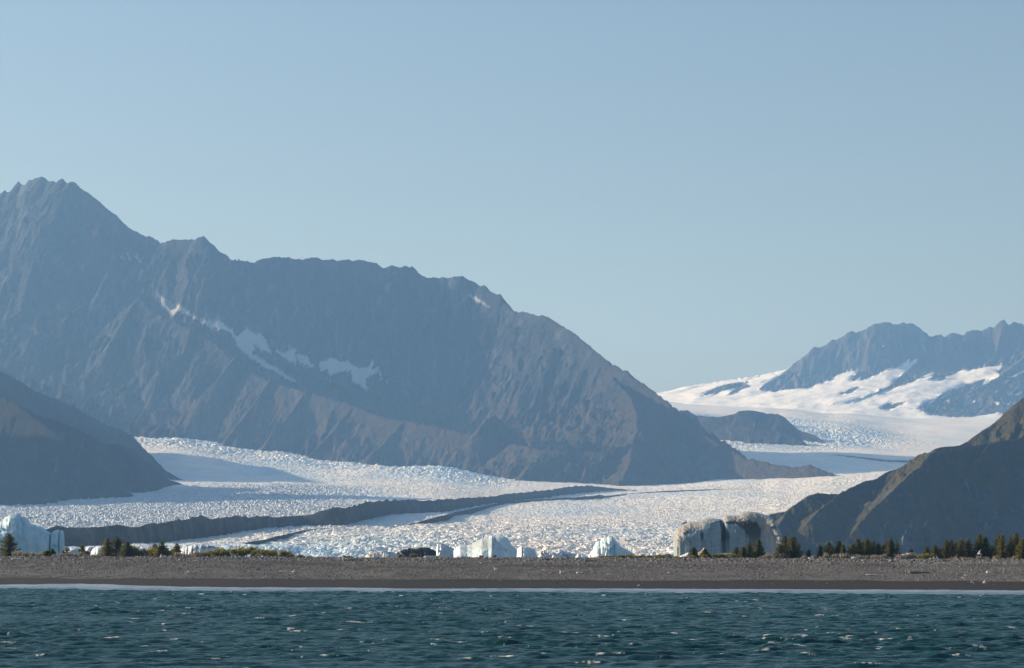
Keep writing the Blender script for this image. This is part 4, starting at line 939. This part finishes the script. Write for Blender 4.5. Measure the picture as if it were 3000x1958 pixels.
class Soup:
    def __init__(s): s.v = []; s.t = []; s.f = []
    def tri(s, a, b, c, tone=.5):
        k = len(s.v); s.v += [a, b, c]; s.t += [tone] * 3; s.f.append((k, k + 1, k + 2))
    def stick(s, a, b, r0, r1, tone=.5):
        a = np.array(a, float); b = np.array(b, float); d = b - a; d /= np.linalg.norm(d) + 1e-9
        q = np.cross(d, (0, 0, 1.0)) if abs(d[2]) < .9 else np.cross(d, (1.0, 0, 0)); q /= np.linalg.norm(q); w = np.cross(d, q)
        k = len(s.v)
        for i in range(4):
            an = i * math.pi / 2; o = math.cos(an) * q + math.sin(an) * w
            s.v += [a + o * r0, b + o * r1]; s.t += [tone] * 2
        for i in range(4):
            i0 = k + 2 * i; i1 = k + 2 * ((i + 1) % 4)
            s.f += [(i0, i1, i1 + 1), (i0, i1 + 1, i0 + 1)]
    def build(s, name, mat, parent=None):
        return mesh_np(name, np.array(s.v), np.array(s.f), mat, parent, smooth=False, attrs={"tone": np.array(s.t)})

def spruce_parts(seed, h, r, fullness=1.0, mat=None, bare=0.0):
    """crown and trunk of one spruce h metres tall with r metres of reach"""
    R = random.Random(seed); cr = Soup(); tr = Soup()
    lean = (R.uniform(-.02, .02), R.uniform(-.02, .02))
    axis = lambda z: (lean[0] * z, lean[1] * z)
    for k in range(5):
        z0, z1 = h * k / 5, h * (k + 1) / 5 * .995
        tr.stick((*axis(z0), z0 - (.3 if k == 0 else 0)), (*axis(z1), z1), .028 * h * (1 - z0 / h) + .012, .028 * h * (1 - z1 / h) + .008)
    nw = int(15 * fullness + h * 1.6)
    side = [R.uniform(.75, 1.2) for _ in range(8)]
    for w in range(nw):
        t = (w + R.uniform(-.3, .3)) / nw
        t = min(max(t, 0), .985)
        z = h * (.05 + .95 * t)
        prof = (1 - t) ** .74 * (1 if t > .12 else .75 + t * 2)
        nb = max(4, int((9 - 4 * t) * (.8 + .3 * fullness)))
        a0 = R.uniform(0, 6.28)
        for b in range(nb):
            a = a0 + 6.283 * b / nb + R.uniform(-.3, .3)
            if R.random() < bare * (1 - t): continue
            L = r * prof * R.uniform(.72, 1.18) * side[int(a / 6.283 * 8) % 8] + .07
            droop = -.16 * (1 - t) + .38 * t + R.uniform(-.12, .1)
            dx, dy = math.cos(a), math.sin(a)
            px, py = axis(z)
            ns = max(2, int(L / .17))
            for q in range(ns):
                f0 = (q + .1) / ns
                up = droop * L * f0 + .14 * L * f0 * f0
                cx, cy, cz = px + dx * L * f0, py + dy * L * f0, z + up
                wd = (.10 + .20 * (1 - f0)) * (.5 + .6 * L / max(r, .3)) * R.uniform(.7, 1.3) + .05
                ln = L / ns * 1.9
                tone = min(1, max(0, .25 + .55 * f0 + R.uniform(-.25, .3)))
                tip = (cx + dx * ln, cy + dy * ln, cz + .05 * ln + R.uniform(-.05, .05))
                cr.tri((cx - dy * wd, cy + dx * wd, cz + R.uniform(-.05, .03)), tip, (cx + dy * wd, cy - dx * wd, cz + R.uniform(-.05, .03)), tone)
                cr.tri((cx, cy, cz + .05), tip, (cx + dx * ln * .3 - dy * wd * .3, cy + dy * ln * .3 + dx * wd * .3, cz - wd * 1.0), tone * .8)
    for q in range(6):
        z = h * (.93 + .012 * q); a = R.uniform(0, 6.28); px, py = axis(z); l = .12
        cr.tri((px, py, z - .05), (px + math.cos(a) * l, py + math.sin(a) * l, z + .16), (px - .03, py + .03, z + .05), .6)
    cr.tri((axis(h)[0] - .04, axis(h)[1], h - .35), (axis(h)[0], axis(h)[1], h + .12), (axis(h)[0] + .04, axis(h)[1], h - .35), .6)
    return cr, tr

def crest_pos(u, back):
    d = float(shore_d(u)) + WB + back
    return (u - 1500) / F * d, d, float(beach_z(np.array([float(u)]), np.array([d]))[0])

def spruce(u, top, w, label, seed, back=6.0, fullness=1.0, yellow=False, bare=0.0):
    x, y, z = crest_pos(u, back)
    h = zat(top, y) - z; r = w / F * y * .78
    e = link(bpy.data.objects.new("spruce", None)); e.location = (x, y, z); e.empty_display_size = 1
    tag(e, label, "spruce tree", "young spruces along the crest of the beach")
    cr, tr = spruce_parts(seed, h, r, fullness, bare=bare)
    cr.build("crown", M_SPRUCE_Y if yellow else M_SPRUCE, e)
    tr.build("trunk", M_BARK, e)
    return e

SPRUCES = [
    (27, 1563, 46, "tallest dark spruce on the left, standing alone before the tall blue iceberg", 7, 1.3, False, 0),
    (137, 1613, 22, "squat little spruce left of a pair below the iceberg with the split pillar", 6, 1, False, 0),
    (153, 1607, 21, "slightly taller little spruce of the pair below the iceberg with the split pillar", 7, 1, False, 0),
    (184, 1613, 11, "thin dark sapling spruce hugging the left side of a small wispy spruce", 6, .8, False, 0),
    (194, 1600, 19, "small wispy spruce with open layered branches below the right of the split pillar", 8, .6, False, .15),
    (240, 1596, 21, "small pointed spruce just left of the two white domed icebergs", 7, .8, False, .1),
    (255, 1614, 14, "bushy spruce sapling in front of the furrowed white iceberg", 5, 1, False, 0),
    (314, 1575, 34, "yellowish green spruce, left of the clump of three big ones", 8, 1.2, True, 0),
    (343, 1573, 44, "broad dark spruce in the centre of the clump of three big ones", 9, 1.2, False, 0),
    (373, 1587, 40, "lowest spruce of the clump of three, right beside the olive thicket", 7, 1.2, False, 0),
    (453, 1593, 28, "stubby spruce in the olive thicket, left of its taller neighbour", 8, 1, False, 0),
    (474, 1585, 28, "slim dark spruce rising highest out of the olive thicket", 9, 1, False, 0),
    (518, 1592, 25, "dark narrow spruce left of the grooved white iceberg", 7, 1, False, 0),
    (2032, 1602, 22, "dark ragged spruce before the left end of the huge streaked iceberg", 7, .9, False, 0),
    (2066, 1607, 22, "small conical spruce in front of the sand coloured ice mound", 6, 1, False, 0),
    (2157, 1601, 16, "thin spruce left of the two bushy ones under the streaked iceberg", 7, .8, False, 0),
    (2177, 1602, 24, "low bushy spruce huddled left of the twiggy one under the streaked iceberg", 6, 1.1, False, 0),
    (2194, 1586, 26, "open twiggy spruce with tiered branches in front of the streaked iceberg", 9, .8, False, .1),
    (2222, 1579, 30, "dense column shaped spruce in front of the lit right end of the streaked iceberg", 7, 1.3, False, 0),
    (2285, 1595, 27, "short spreading spruce at the left foot of the two tallest middle spruces", 5, 1, False, 0),
    (2299, 1568, 32, "left one of the two tall spruces where the streaked iceberg ends", 9, 1.2, False, 0),
    (2324, 1571, 46, "right one and wider of the two tall spruces where the streaked iceberg ends", 7, 1.3, False, 0),
    (2369, 1609, 14, "faint tiny spruce standing among pale bare twigs right of the two tall ones", 10, .7, False, .1),
    (2404, 1594, 17, "slender lone spruce between bare bushes below the dark headland", 8, .9, False, 0),
    (2427, 1587, 28, "broad tiered spruce right of the slender lone one below the headland", 7, 1, False, 0),
    (2456, 1583, 30, "spruce with narrow tip and broad skirt, beside a shorter one at its right", 8, 1.1, False, 0),
    (2470, 1594, 20, "shorter spruce pressed against the right side of one with a broad skirt", 6, 1, False, 0),
    (2498, 1593, 24, "low sprawling spruce at the left foot of the middle headland group", 6, .9, False, .1),
    (2513, 1576, 27, "tallest left spruce of the middle headland group", 8, 1.1, False, 0),
    (2527, 1584, 18, "dark spruce half hidden behind the tallest left one of the middle headland group", 13, 1, False, 0),
    (2540, 1577, 26, "dense pointed spruce in the centre of the middle headland group", 7, 1.2, False, 0),
    (2558, 1582, 30, "tiered grey green spruce right of the centre of the middle headland group", 9, .9, False, .08),
    (2573, 1591, 20, "dark low spruce closing the middle headland group on its right", 7, 1.1, False, 0),
    (2590, 1592, 20, "small spruce tucked at the left side of the big single one before the bare bushes", 8, 1, False, 0),
    (2608, 1576, 34, "big single spruce with a reddish top left of the gap of bare bushes", 6, 1.2, False, 0),
    (2627, 1585, 17, "scraggy bare stemmed spruce with a tufted top", 8, .7, False, .5),
    (2670, 1610, 17, "tiny dark spruce standing in the gap of bare bushes", 6, 1, False, 0),
    (2716, 1597, 17, "neat little tiered spruce behind the bright yellow bush", 12, .8, False, 0),
    (2740, 1595, 21, "narrow spruce at the right end of the bright yellow bush", 7, 1, False, 0),
    (2752, 1606, 17, "low dark spruce right beside the narrow one by the yellow bush", 9, 1, False, 0),
    (2772, 1581, 31, "dark shaggy spruce on the left of the right hand row", 7, 1.1, False, 0),
    (2786, 1580, 29, "dark spruce leaning close behind the shaggy one that opens the right hand row", 11, 1.1, False, 0),
    (2799, 1588, 17, "thin spruce tip peeping out right of the two dark ones of the right hand row", 13, .9, False, 0),
    (2815, 1577, 34, "olive spruce with heavy side branches, left twin of a sunlit pair", 7, .9, True, .05),
    (2835, 1577, 34, "olive spruce with fine upswept branches, right twin of a sunlit pair", 8, .95, True, 0),
    (2869, 1564, 36, "tall narrow topped spruce directly above the flying white gull", 9, 1.1, False, 0),
    (2887, 1570, 31, "blunt topped spruce right behind the flying white gull", 10, 1.2, False, 0),
    (2904, 1599, 29, "low dim spruce filling the gap right of the gull", 12, 1.2, False, 0),
    (2926, 1568, 29, "dark spire, left of two spruces standing crown to crown", 9, 1.1, False, 0),
    (2937, 1563, 32, "olive lit spruce, right of two standing crown to crown", 7, 1.1, True, 0),
    (2959, 1570, 24, "slim spruce with a reddish tip next to the tallest one at the right edge", 10, 1.1, False, 0),
    (2977, 1558, 29, "tallest spruce near the right edge with a long thin spire", 8, 1.2, False, 0),
    (2995, 1576, 38, "golden brown spruce cut by the right edge of the view", 5, 1, True, 0),
]
for k, (u, top, w, lab, back, full, yel, bare) in enumerate(SPRUCES):
    spruce(u, top, w, lab, 100 + k, back, full, yel, bare)

def bush_soup(seed, w, h, tris=420, leaf=.16):
    R = random.Random(seed); s = Soup(); st = Soup()
    lobes = [(R.uniform(-.38, .38) * w, R.uniform(-.3, .3) * w, R.uniform(.35, .72) * h, R.uniform(.28, .5)) for _ in range(6)]
    for i in range(tris):
        lx, ly, lz, lr = R.choice(lobes)
        a = R.uniform(0, 6.28); e = math.asin(R.uniform(-.7, 1)); rr = R.random() ** .4
        x = lx + math.cos(a) * math.cos(e) * rr * lr * w * .62; y = ly + math.sin(a) * math.cos(e) * rr * lr * w * .62; z = lz + math.sin(e) * rr * lr * h * .8
        z = max(.03, z)
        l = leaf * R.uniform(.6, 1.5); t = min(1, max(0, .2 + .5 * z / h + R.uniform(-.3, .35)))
        vs = [(x + R.uniform(-l, l), y + R.uniform(-l, l), z + R.uniform(-l, l) * .9) for _ in range(3)]
        s.tri(*vs, t)
    for i in range(9):
        a = R.uniform(0, 6.28); q = R.uniform(.1, .42) * w
        st.stick((R.uniform(-.1, .1) * w, R.uniform(-.1, .1) * w, -.1), (math.cos(a) * q, math.sin(a) * q, h * R.uniform(.55, .95)), .03, .012)
    return s, st
def twig_soup(seed, w, h, n=26):
    R = random.Random(seed); s = Soup()
    for i in range(n):
        bx, by = R.uniform(-.4, .4) * w, R.uniform(-.3, .3) * w
        a = R.uniform(0, 6.28); l = h * R.uniform(.55, 1.05); q = R.uniform(.05, .35) * l
        p0 = np.array((bx, by, -.1)); p1 = np.array((bx + math.cos(a) * q * .5, by + math.sin(a) * q * .5, l * .55)); p2 = p1 + np.array((math.cos(a) * q * .7, math.sin(a) * q * .7, l * .45))
        s.stick(p0, p1, .055, .04); s.stick(p1, p2, .04, .02)
        for j in range(3):
            b = a + R.uniform(-1.6, 1.6); m = p0 + (p1 - p0) * R.uniform(.4, 1)
            s.stick(m, m + np.array((math.cos(b) * l * .22, math.sin(b) * l * .22, l * R.uniform(.18, .36))), .032, .016)
    return s

def bush(name, label, group, u, top, w, seed, back, mat, leafy=True, cat="bush"):
    x, y, z = crest_pos(u, back); h = max(.35, zat(top, y) - z); wm = w / F * y
    e = link(bpy.data.objects.new(name, None)); e.location = (x, y, z)
    tag(e, label, cat, group)
    if leafy:
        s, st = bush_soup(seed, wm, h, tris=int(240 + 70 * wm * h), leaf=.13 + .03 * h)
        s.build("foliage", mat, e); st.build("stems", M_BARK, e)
    else:
        twig_soup(seed, wm, h, n=int(18 + 14 * wm)).build("twigs", M_TWIG, e)
    return e
R_ = random.Random(5)
THICKET = "olive willow bush crowded among others in the thicket right of the grooved iceberg"
ug = 592
while ug < 868:
    top = interp(ug, [(590, 1618), (620, 1610), (660, 1606), (700, 1604), (730, 1600), (760, 1607), (800, 1608), (840, 1614), (868, 1622)])
    bush("willow_bush", THICKET, "willow thicket right of the grooved iceberg", ug, top + R_.uniform(-2, 3), R_.uniform(26, 36), R_.randint(0, 9999), R_.uniform(4, 10), M_OLIVE if R_.random() < .75 else M_YELLOW)
    ug += R_.uniform(8, 13)
ug = 388
while ug < 512:
    top = interp(ug, [(385, 1602), (400, 1597), (420, 1603), (440, 1600), (470, 1604), (500, 1606), (515, 1614)])
    bush("willow_bush", "yellow green willow bush between the big spruce clump and the narrow spruce", "willows among the left hand spruces", ug, top + R_.uniform(-2, 4), R_.uniform(20, 28), R_.randint(0, 9999), R_.uniform(6, 12), M_YELLOW if R_.random() < .5 else M_OLIVE)
    ug += R_.uniform(8, 13)
for u, top, w, lab in [(880, 1624, 24, "last low willow bush trailing off at the right end of the olive thicket"), (905, 1629, 22, "tiny tuft of willow beside the flat white ice slab"),
                       (1020, 1626, 30, "low olive bush left of the grimy buff iceberg stump"), (1208, 1622, 16, "small olive bush in front of the dark cavern"),
                       (1410, 1627, 12, "dry little bush before the left side of the broad blue iceberg"), (1450, 1624, 12, "dark little bush before the middle of the broad blue iceberg")]:
    bush("low_bush", lab, None, u, top, w, R_.randint(0, 9999), 4, M_OLIVE)
ug = 1760
while ug < 1990:
    top = interp(ug, [(1755, 1630), (1800, 1628), (1840, 1623), (1870, 1628), (1900, 1628), (1925, 1622), (1950, 1630), (1990, 1629)])
    bush("low_bush", "low olive bush of the fringe between the pointed and the huge streaked iceberg", "low bushes right of the pointed iceberg", ug, top + R_.uniform(-2, 2), R_.uniform(14, 24), R_.randint(0, 9999), R_.uniform(3, 7), M_OLIVE)
    ug += R_.uniform(9, 15)
ug = 1995
while ug < 2165:
    top = interp(ug, [(1995, 1630), (2050, 1627), (2080, 1622), (2140, 1621), (2165, 1628)])
    bush("low_bush", "olive brown bush in the strip at the foot of the huge streaked iceberg", "bushes under the streaked iceberg", ug, top + R_.uniform(-2, 2), R_.uniform(20, 28), R_.randint(0, 9999), R_.uniform(3, 7), M_OLIVE)
    ug += R_.uniform(10, 16)
for u, top, w in [(2696, 1627, 22), (2708, 1621, 26), (2722, 1620, 26), (2734, 1622, 22)]:
    bush("yellow_bush", "bright yellow green bush clump below the neat little tiered spruce", "bright yellow bushes", u, top, w, R_.randint(0, 9999), 4, M_YELLOW)
def bare_run(u0, u1, top, label, group, step=12):
    u = u0
    while u < u1:
        bush("bare_bush", label, group, u, top + R_.uniform(-5, 6), R_.uniform(16, 26), R_.randint(0, 9999), R_.uniform(3, 6), None, leafy=False)
        u += R_.uniform(step * .7, step * 1.3)
bare_run(46, 130, 1613, "leafless grey bush right of the lone left hand spruce", "bare bushes below the tall blue iceberg", 13)
bare_run(160, 300, 1619, "leafless grey brown bush among the small spruces left of the big clump", "bare bushes among the small left hand spruces", 15)
bare_run(520, 592, 1616, "leafless tan bush below the grooved white iceberg", "bare bushes below the grooved iceberg", 14)
bare_run(2232, 2300, 1624, "leafless brown bush between the column shaped spruce and the two tall ones", "bare bushes at the end of the streaked iceberg", 11)
bare_run(2340, 2420, 1626, "pale leafless bush between the two tall spruces and the slender lone one", "pale bare bushes below the headland", 12)
bare_run(2420, 2600, 1624, "leafless grey bush at the feet of the middle headland spruces", "bare bushes in front of the middle headland group", 13)
bare_run(2622, 2692, 1618, "tall leafless grey bush in the gap between the scraggy spruce and the yellow bush", "tall bare bushes in the gap", 10)
bare_run(2795, 2990, 1630, "low leafless bush at the feet of the right hand row of spruces", "bare bushes in front of the right hand row", 22)

# dry grass and low scrub along the crest
def build_scrub():
    r = np.random.default_rng(77); k = 26000
    u = np.concatenate([r.uniform(-200, 1010, k // 2), r.uniform(1740, 3150, k // 2)])
    bk = r.uniform(.5, 15, k); d = shore_d(u) + WB + bk; x = (u - 1500) / F * d
    z = beach_z(u, d); keep = fbm(x / 6, d / 8, 801, 3) > -.12
    x, d, z = x[keep], d[keep], z[keep]; k = len(x)
    h = r.uniform(.15, .6, k); a = r.uniform(0, 6.28, k); w = r.uniform(.03, .10, k)
    lx, ly = r.normal(0, .14, k), r.normal(0, .14, k)
    A = np.stack([x - np.cos(a) * w, d - np.sin(a) * w, z - .05], -1); B = np.stack([x + np.cos(a) * w, d + np.sin(a) * w, z - .05], -1); C = np.stack([x + lx, d + ly, z + h], -1)
    V = np.stack([A, B, C], 1).reshape(-1, 3)
    tag(mesh_np("dry_grass", V, np.arange(3 * k).reshape(-1, 3), M_DRY, smooth=False, attrs={"tone": np.repeat(r.uniform(0, 1, k), 3)}), kind="stuff")
build_scrub()

# ------------------------------------------------------------------ driftwood
m_, nt_, bs_, _ = new_mat("bleached wood"); n_ = N(nt_)
nt_.links.new(n_.mix(n_.noise(n_.scale(n_.obj(), (.3, 3, 3)), 3, 5), (.55, .52, .47), (.82, .80, .75)), bs_.inputs["Base Color"]); bs_.inputs["Roughness"].default_value = .85
M_WOOD = m_
m_, nt_, bs_, _ = new_mat("weathered wood"); n_ = N(nt_)
nt_.links.new(n_.mix(n_.noise(n_.scale(n_.obj(), (.3, 3, 3)), 3, 5), (.10, .085, .07), (.22, .19, .16)), bs_.inputs["Base Color"]); bs_.inputs["Roughness"].default_value = .9
M_WOODD = m_

def log(u, v, w, r, label, name="driftwood_log", mat=None, tilt=0.0, bend=0.0, stubs=0, seed=0, rot=0.0):
    x, y, z = on_beach(u, v); L = w / F * y; r = r * 1.3
    R = random.Random(seed * 7 + int(u))
    nseg = 14; ns = 9; V = []; 
    for i in range(nseg + 1):
        t = i / nseg; px = (t - .5) * L; rr = r * (1.12 - .45 * t) * (1 + .12 * math.sin(9 * t + seed)) * (0.35 if i in (0, nseg) else 1)
        pz = r * .9 + bend * math.sin(t * math.pi) + tilt * (t - .5) * L + .03 * R.uniform(-1, 1) * r; py = .5 * bend * math.sin(t * 5)
        for j in range(ns):
            a = 2 * math.pi * j / ns
            V.append((px, py + math.cos(a) * rr, pz + math.sin(a) * rr * (1 + .15 * math.sin(3 * a + seed))))
    Fc = grid_faces(nseg + 1, ns, wrap=True).tolist()
    c0 = len(V); V.append((-L / 2 - .02, 0, r * .75 - tilt * L / 2)); V.append((L / 2 + .02, 0, r * .75 + tilt * L / 2))
    tris = []
    for q in Fc: tris += [(q[0], q[1], q[2]), (q[0], q[2], q[3])]
    for j in range(ns):
        tris.append((c0, (j + 1) % ns, j)); tris.append((c0 + 1, nseg * ns + j, nseg * ns + (j + 1) % ns))
    sp = Soup(); sp.v = [np.array(q) for q in V]; sp.t = [.5] * len(V); sp.f = tris
    for k in range(stubs):
        px = R.uniform(-.45, .45) * L; a = R.uniform(-.9, .9); l = R.uniform(.3, .75)
        sp.stick((px, 0, r), (px + math.sin(a) * l, R.uniform(-.3, .3), r + math.cos(a) * l), r * .35, r * .15)
    o = sp.build(name, mat or M_WOOD)
    o.location = (x, y, z); o.rotation_euler = (0, 0, rot)
    tag(o, label, "driftwood", "driftwood scattered over the beach")
    return o
LOGS = [
    (47, 1641, 27, .16, "bleached bent driftwood branch high on the beach below the lone left hand spruce", dict(bend=.18, stubs=1)),
    (4, 1677, 10, .22, "thick white driftwood stump end at the left edge of the beach", {}),
    (24, 1670, 26, .07, "thin grey branch just above the white stump at the left edge", dict(tilt=.06)),
    (240, 1671, 14, .09, "short pale stick alone on the left of the beach below the two domed icebergs", {}),
    (438, 1675, 40, .06, "long thin grey pole on the gravel below the olive thicket", dict(mat=M_WOODD)),
    (553, 1680, 8, .22, "stubby upright white wood knot below the grooved iceberg", dict(stubs=2)),
    (478, 1632, 18, .20, "pale heap of crossed driftwood on the crest at the slim dark spruce", dict(stubs=4)),
    (499, 1634, 6, .16, "little white block of wood on the crest left of the narrow spruce", {}),
    (733, 1675, 12, .08, "small pale stick left of the long forked branch", {}),
    (838, 1676, 40, .09, "long pale branch pointing at a forked white stump", dict(tilt=-.03, stubs=1)),
    (862, 1679, 12, .17, "forked white stump at the right tip of the long pale branch", dict(stubs=2)),
    (1009, 1641, 14, .20, "cream coloured wood chunk on the crest beside the low olive bush", dict(stubs=1)),
    (1040, 1643, 44, .17, "dark weathered log lying on the crest left of the grimy buff iceberg stump", dict(mat=M_WOODD)),
    (1090, 1678, 6, .12, "tiny white wood scrap on the gravel below the grimy iceberg stump", {}),
    (1283, 1634, 84, .22, "very long grey log lying on the crest under the dark cavern and chalky block", dict(mat=M_WOOD, bend=.12)),
    (1423, 1636, 10, .17, "white wood scrap on the crest before the broad blue iceberg", {}),
    (1454, 1671, 12, .17, "short white log mid beach below the broad blue iceberg", dict(stubs=1)),
    (1474, 1676, 44, .12, "long flat dark log mid beach below the broad blue iceberg", dict(mat=M_WOODD)),
    (1595, 1673, 10, .11, "slanting pale stick mid beach below the jumbled heap of ice", dict(tilt=-.15)),
    (1648, 1680, 16, .24, "chunky tan driftwood block mid beach, left of a clean white one", {}),
    (1699, 1681, 20, .16, "clean white driftwood log mid beach below the pointed iceberg's left foot", {}),
    (1730, 1646, 38, .16, "dark sunken log high on the beach below the pointed iceberg", dict(mat=M_WOODD)),
    (1785, 1684, 12, .09, "thin pale stick right of the clean white log", {}),
    (1912, 1677, 34, .10, "flat dark plank on the dark sand left of the huge streaked iceberg", dict(mat=M_WOODD)),
    (1960, 1681, 7, .13, "small white wood chip below the left edge of the huge streaked iceberg", {}),
    (2027, 1673, 12, .10, "pale tilted stick below the ragged spruce of the streaked iceberg", dict(tilt=-.2)),
    (2286, 1679, 30, .09, "thin grey pole below the two tall middle spruces", {}),
    (2378, 1639, 18, .20, "grey driftwood heap on the crest right of the two tall middle spruces", dict(stubs=2)),
    (2457, 1679, 18, .13, "short dark log mid beach below the broad skirted spruce", dict(mat=M_WOODD)),
    (2502, 1640, 17, .20, "pale arched driftwood on the crest before the middle headland spruces", dict(bend=.15)),
    (2554, 1686, 36, .10, "straight pale brown pole low on the beach below the middle headland group", {}),
    (2692, 1682, 62, .26, "thick brown log lying mid beach below the gap of bare bushes", dict(mat=M_WOODD, tilt=.004)),
    (2736, 1638, 26, .18, "tangled grey root on the crest in front of the bright yellow bush", dict(stubs=5)),
    (2899, 1681, 18, .22, "short grey log end left of a very long thin pole near the right edge", {}),
    (2955, 1681, 84, .10, "very long thin dark pole on the beach at the right edge", dict(mat=M_WOODD)),
]
for k, (u, v, w, r, lab, kw) in enumerate(LOGS):
    log(u, v, w, r, lab, seed=k, **kw)

# ------------------------------------------------------------------ gulls
m_, nt_, bs_, _ = new_mat("gull plumage"); n_ = N(nt_)
nt_.links.new(n_.mix(n_.attr("tone"), (.80, .80, .78), (.42, .44, .46)), bs_.inputs["Base Color"]); bs_.inputs["Roughness"].default_value = .7
M_GULL = m_
m_, nt_, bs_, _ = new_mat("dark plumage"); bs_.inputs["Base Color"].default_value = (.03, .028, .026, 1); bs_.inputs["Roughness"].default_value = .7
M_DARKBIRD = m_
def bird(name, label, loc, yaw, pitch, roll, lift, span=1.3, mat=None, folded=False, cat="gull", group=None):
    """one continuous body: spindle torso with head, bill and fan tail, wings grown from the shoulders"""
    V = []; T = []
    prof = [(-.34, .006, -.0), (-.28, .05, 0), (-.2, .06, 0), (-.1, .085, 0), (0, .10, 0), (.1, .095, .005), (.17, .07, .02), (.21, .055, .035), (.25, .055, .045), (.285, .045, .045), (.305, .02, .04), (.35, .006, .03)]
    ns = 10
    for (px, rr, pz) in prof:
        for j in range(ns):
            a = 2 * math.pi * j / ns
            wide = 1.9 if px < -.25 else 1.0
            V.append((px, math.cos(a) * rr * wide, pz + math.sin(a) * rr * (.35 if px < -.25 else .95))); T.append(.0 if px < .3 else .6)
    quads = grid_faces(len(prof), ns, wrap=True).tolist()
    tris = []
    for q in quads: tris += [(q[0], q[1], q[2]), (q[0], q[2], q[3])]
    if not folded:
        for s in (-1, 1):
            st = [(0.0, .06, .02, .20), (.28 * span / 2, .12, .5, .19), (.55 * span / 2, .10, .72, .15), (.8 * span / 2, .02, .8, .10), (span / 2, -.08, .82, .03)]
            k0 = len(V)
            lf = lift[0] if s < 0 else lift[1]
            for (dist, fx, lk, ch) in st:
                yy = s * (.06 + dist * math.cos(lf)); zz = .06 + dist * math.sin(lf) * (1.15 if lk < .75 else .95)
                for (cx, cz) in ((.5, 0), (.15, .022), (-.5, .004), (.1, -.012)):
                    V.append((fx + cx * ch, yy, zz + cz)); T.append(.9 if dist > .45 * span else .45)
            n = len(st)
            for i in range(n - 1):
                for j in range(4):
                    a, b_ = k0 + i * 4 + j, k0 + i * 4 + (j + 1) % 4
                    tris += [(a, b_, b_ + 4), (a, b_ + 4, a + 4)]
    o = mesh_np(name, np.array(V), np.array(tris), mat or M_GULL, smooth=True, attrs={"tone": np.array(T)})
    o.location = loc; o.rotation_euler = (roll, pitch, yaw)
    return tag(o, label, cat, group)
def at(u, v, d): return tuple(P(u, v, d))
G = "gulls around the right end of the beach"
rad = math.radians
bird("gull", "white gull flying with raised wings in front of the right hand spruces", at(2870, 1623, 420), rad(150), rad(-8), rad(-38), (rad(20), rad(30)), 1.35, group=G)
bird("gull", "white gull banking low over the gravel right of the thick brown log", at(2827, 1686, 560), rad(35), rad(-5), rad(25), (rad(25), rad(35)), 1.3, group=G)
bird("gull", "white gull gliding with drooped wings just below the banking one", at(2820, 1693, 555), rad(80), 0, rad(5), (rad(-22), rad(-18)), 1.3, group=G)
bird("gull", "white gull skimming the dark sand, left one of the lowest two", at(2846, 1706, 550), rad(40), rad(-6), rad(40), (rad(12), rad(18)), 1.2, group=G)
bird("gull", "white gull skimming the dark sand, right one of the lowest two", at(2884, 1707, 550), rad(150), rad(-6), rad(-35), (rad(12), rad(18)), 1.2, group=G)
bird("gull", "white gull lifting off the water close to the surf on the right", at(2873, 1746, 500), rad(70), rad(-12), rad(10), (rad(40), rad(35)), 1.25, group=G)
x, y, z = on_beach(1871, 1719)
bird("gull", "pale gull standing on the wet dark sand below the huge streaked iceberg", (x, y, z + .25), rad(30), rad(-18), 0, (0, 0), folded=True)
x, y, z = on_beach(1632, 1716)
bird("dark_bird", "dark bird flapping low over the wet sand below the pointed iceberg", (x, y - 2, z + .45), rad(60), rad(-10), rad(15), (rad(42), rad(38)), 1.1, mat=M_DARKBIRD, cat="bird")
# ------------------------------------------------------------------ haze over the whole bay
def build_haze():
    me = bpy.data.meshes.new("haze")
    x0, x1, y0, y1, z0, z1 = -9000, 9000, -1500, 18000, HAZE_BOTTOM, 1340
    vs = [(x, y, z) for x in (x0, x1) for y in (y0, y1) for z in (z0, z1)]
    fs = [(0, 1, 3, 2), (4, 6, 7, 5), (0, 4, 5, 1), (2, 3, 7, 6), (0, 2, 6, 4), (1, 5, 7, 3)]
    me.from_pydata(vs, [], fs); me.update()
    m = bpy.data.materials.new("haze"); m.use_nodes = True; nt = m.node_tree; nt.nodes.clear()
    out = nt.nodes.new("ShaderNodeOutputMaterial"); v = nt.nodes.new("ShaderNodeVolumePrincipled")
    v.inputs["Color"].default_value = (.26, .53, .97, 1)
    v.inputs["Absorption Color"].default_value = (.36, .36, .36, 1)
    v.inputs["Density"].default_value = 5.6e-5
    v.inputs["Anisotropy"].default_value = 0.35
    nt.links.new(v.outputs[0], out.inputs["Volume"])
    me.materials.append(m)
    o = link(bpy.data.objects.new("haze", me))
    o.visible_shadow = True
    tag(o, kind="stuff")
HAZE_BOTTOM = -5.0
build_haze()
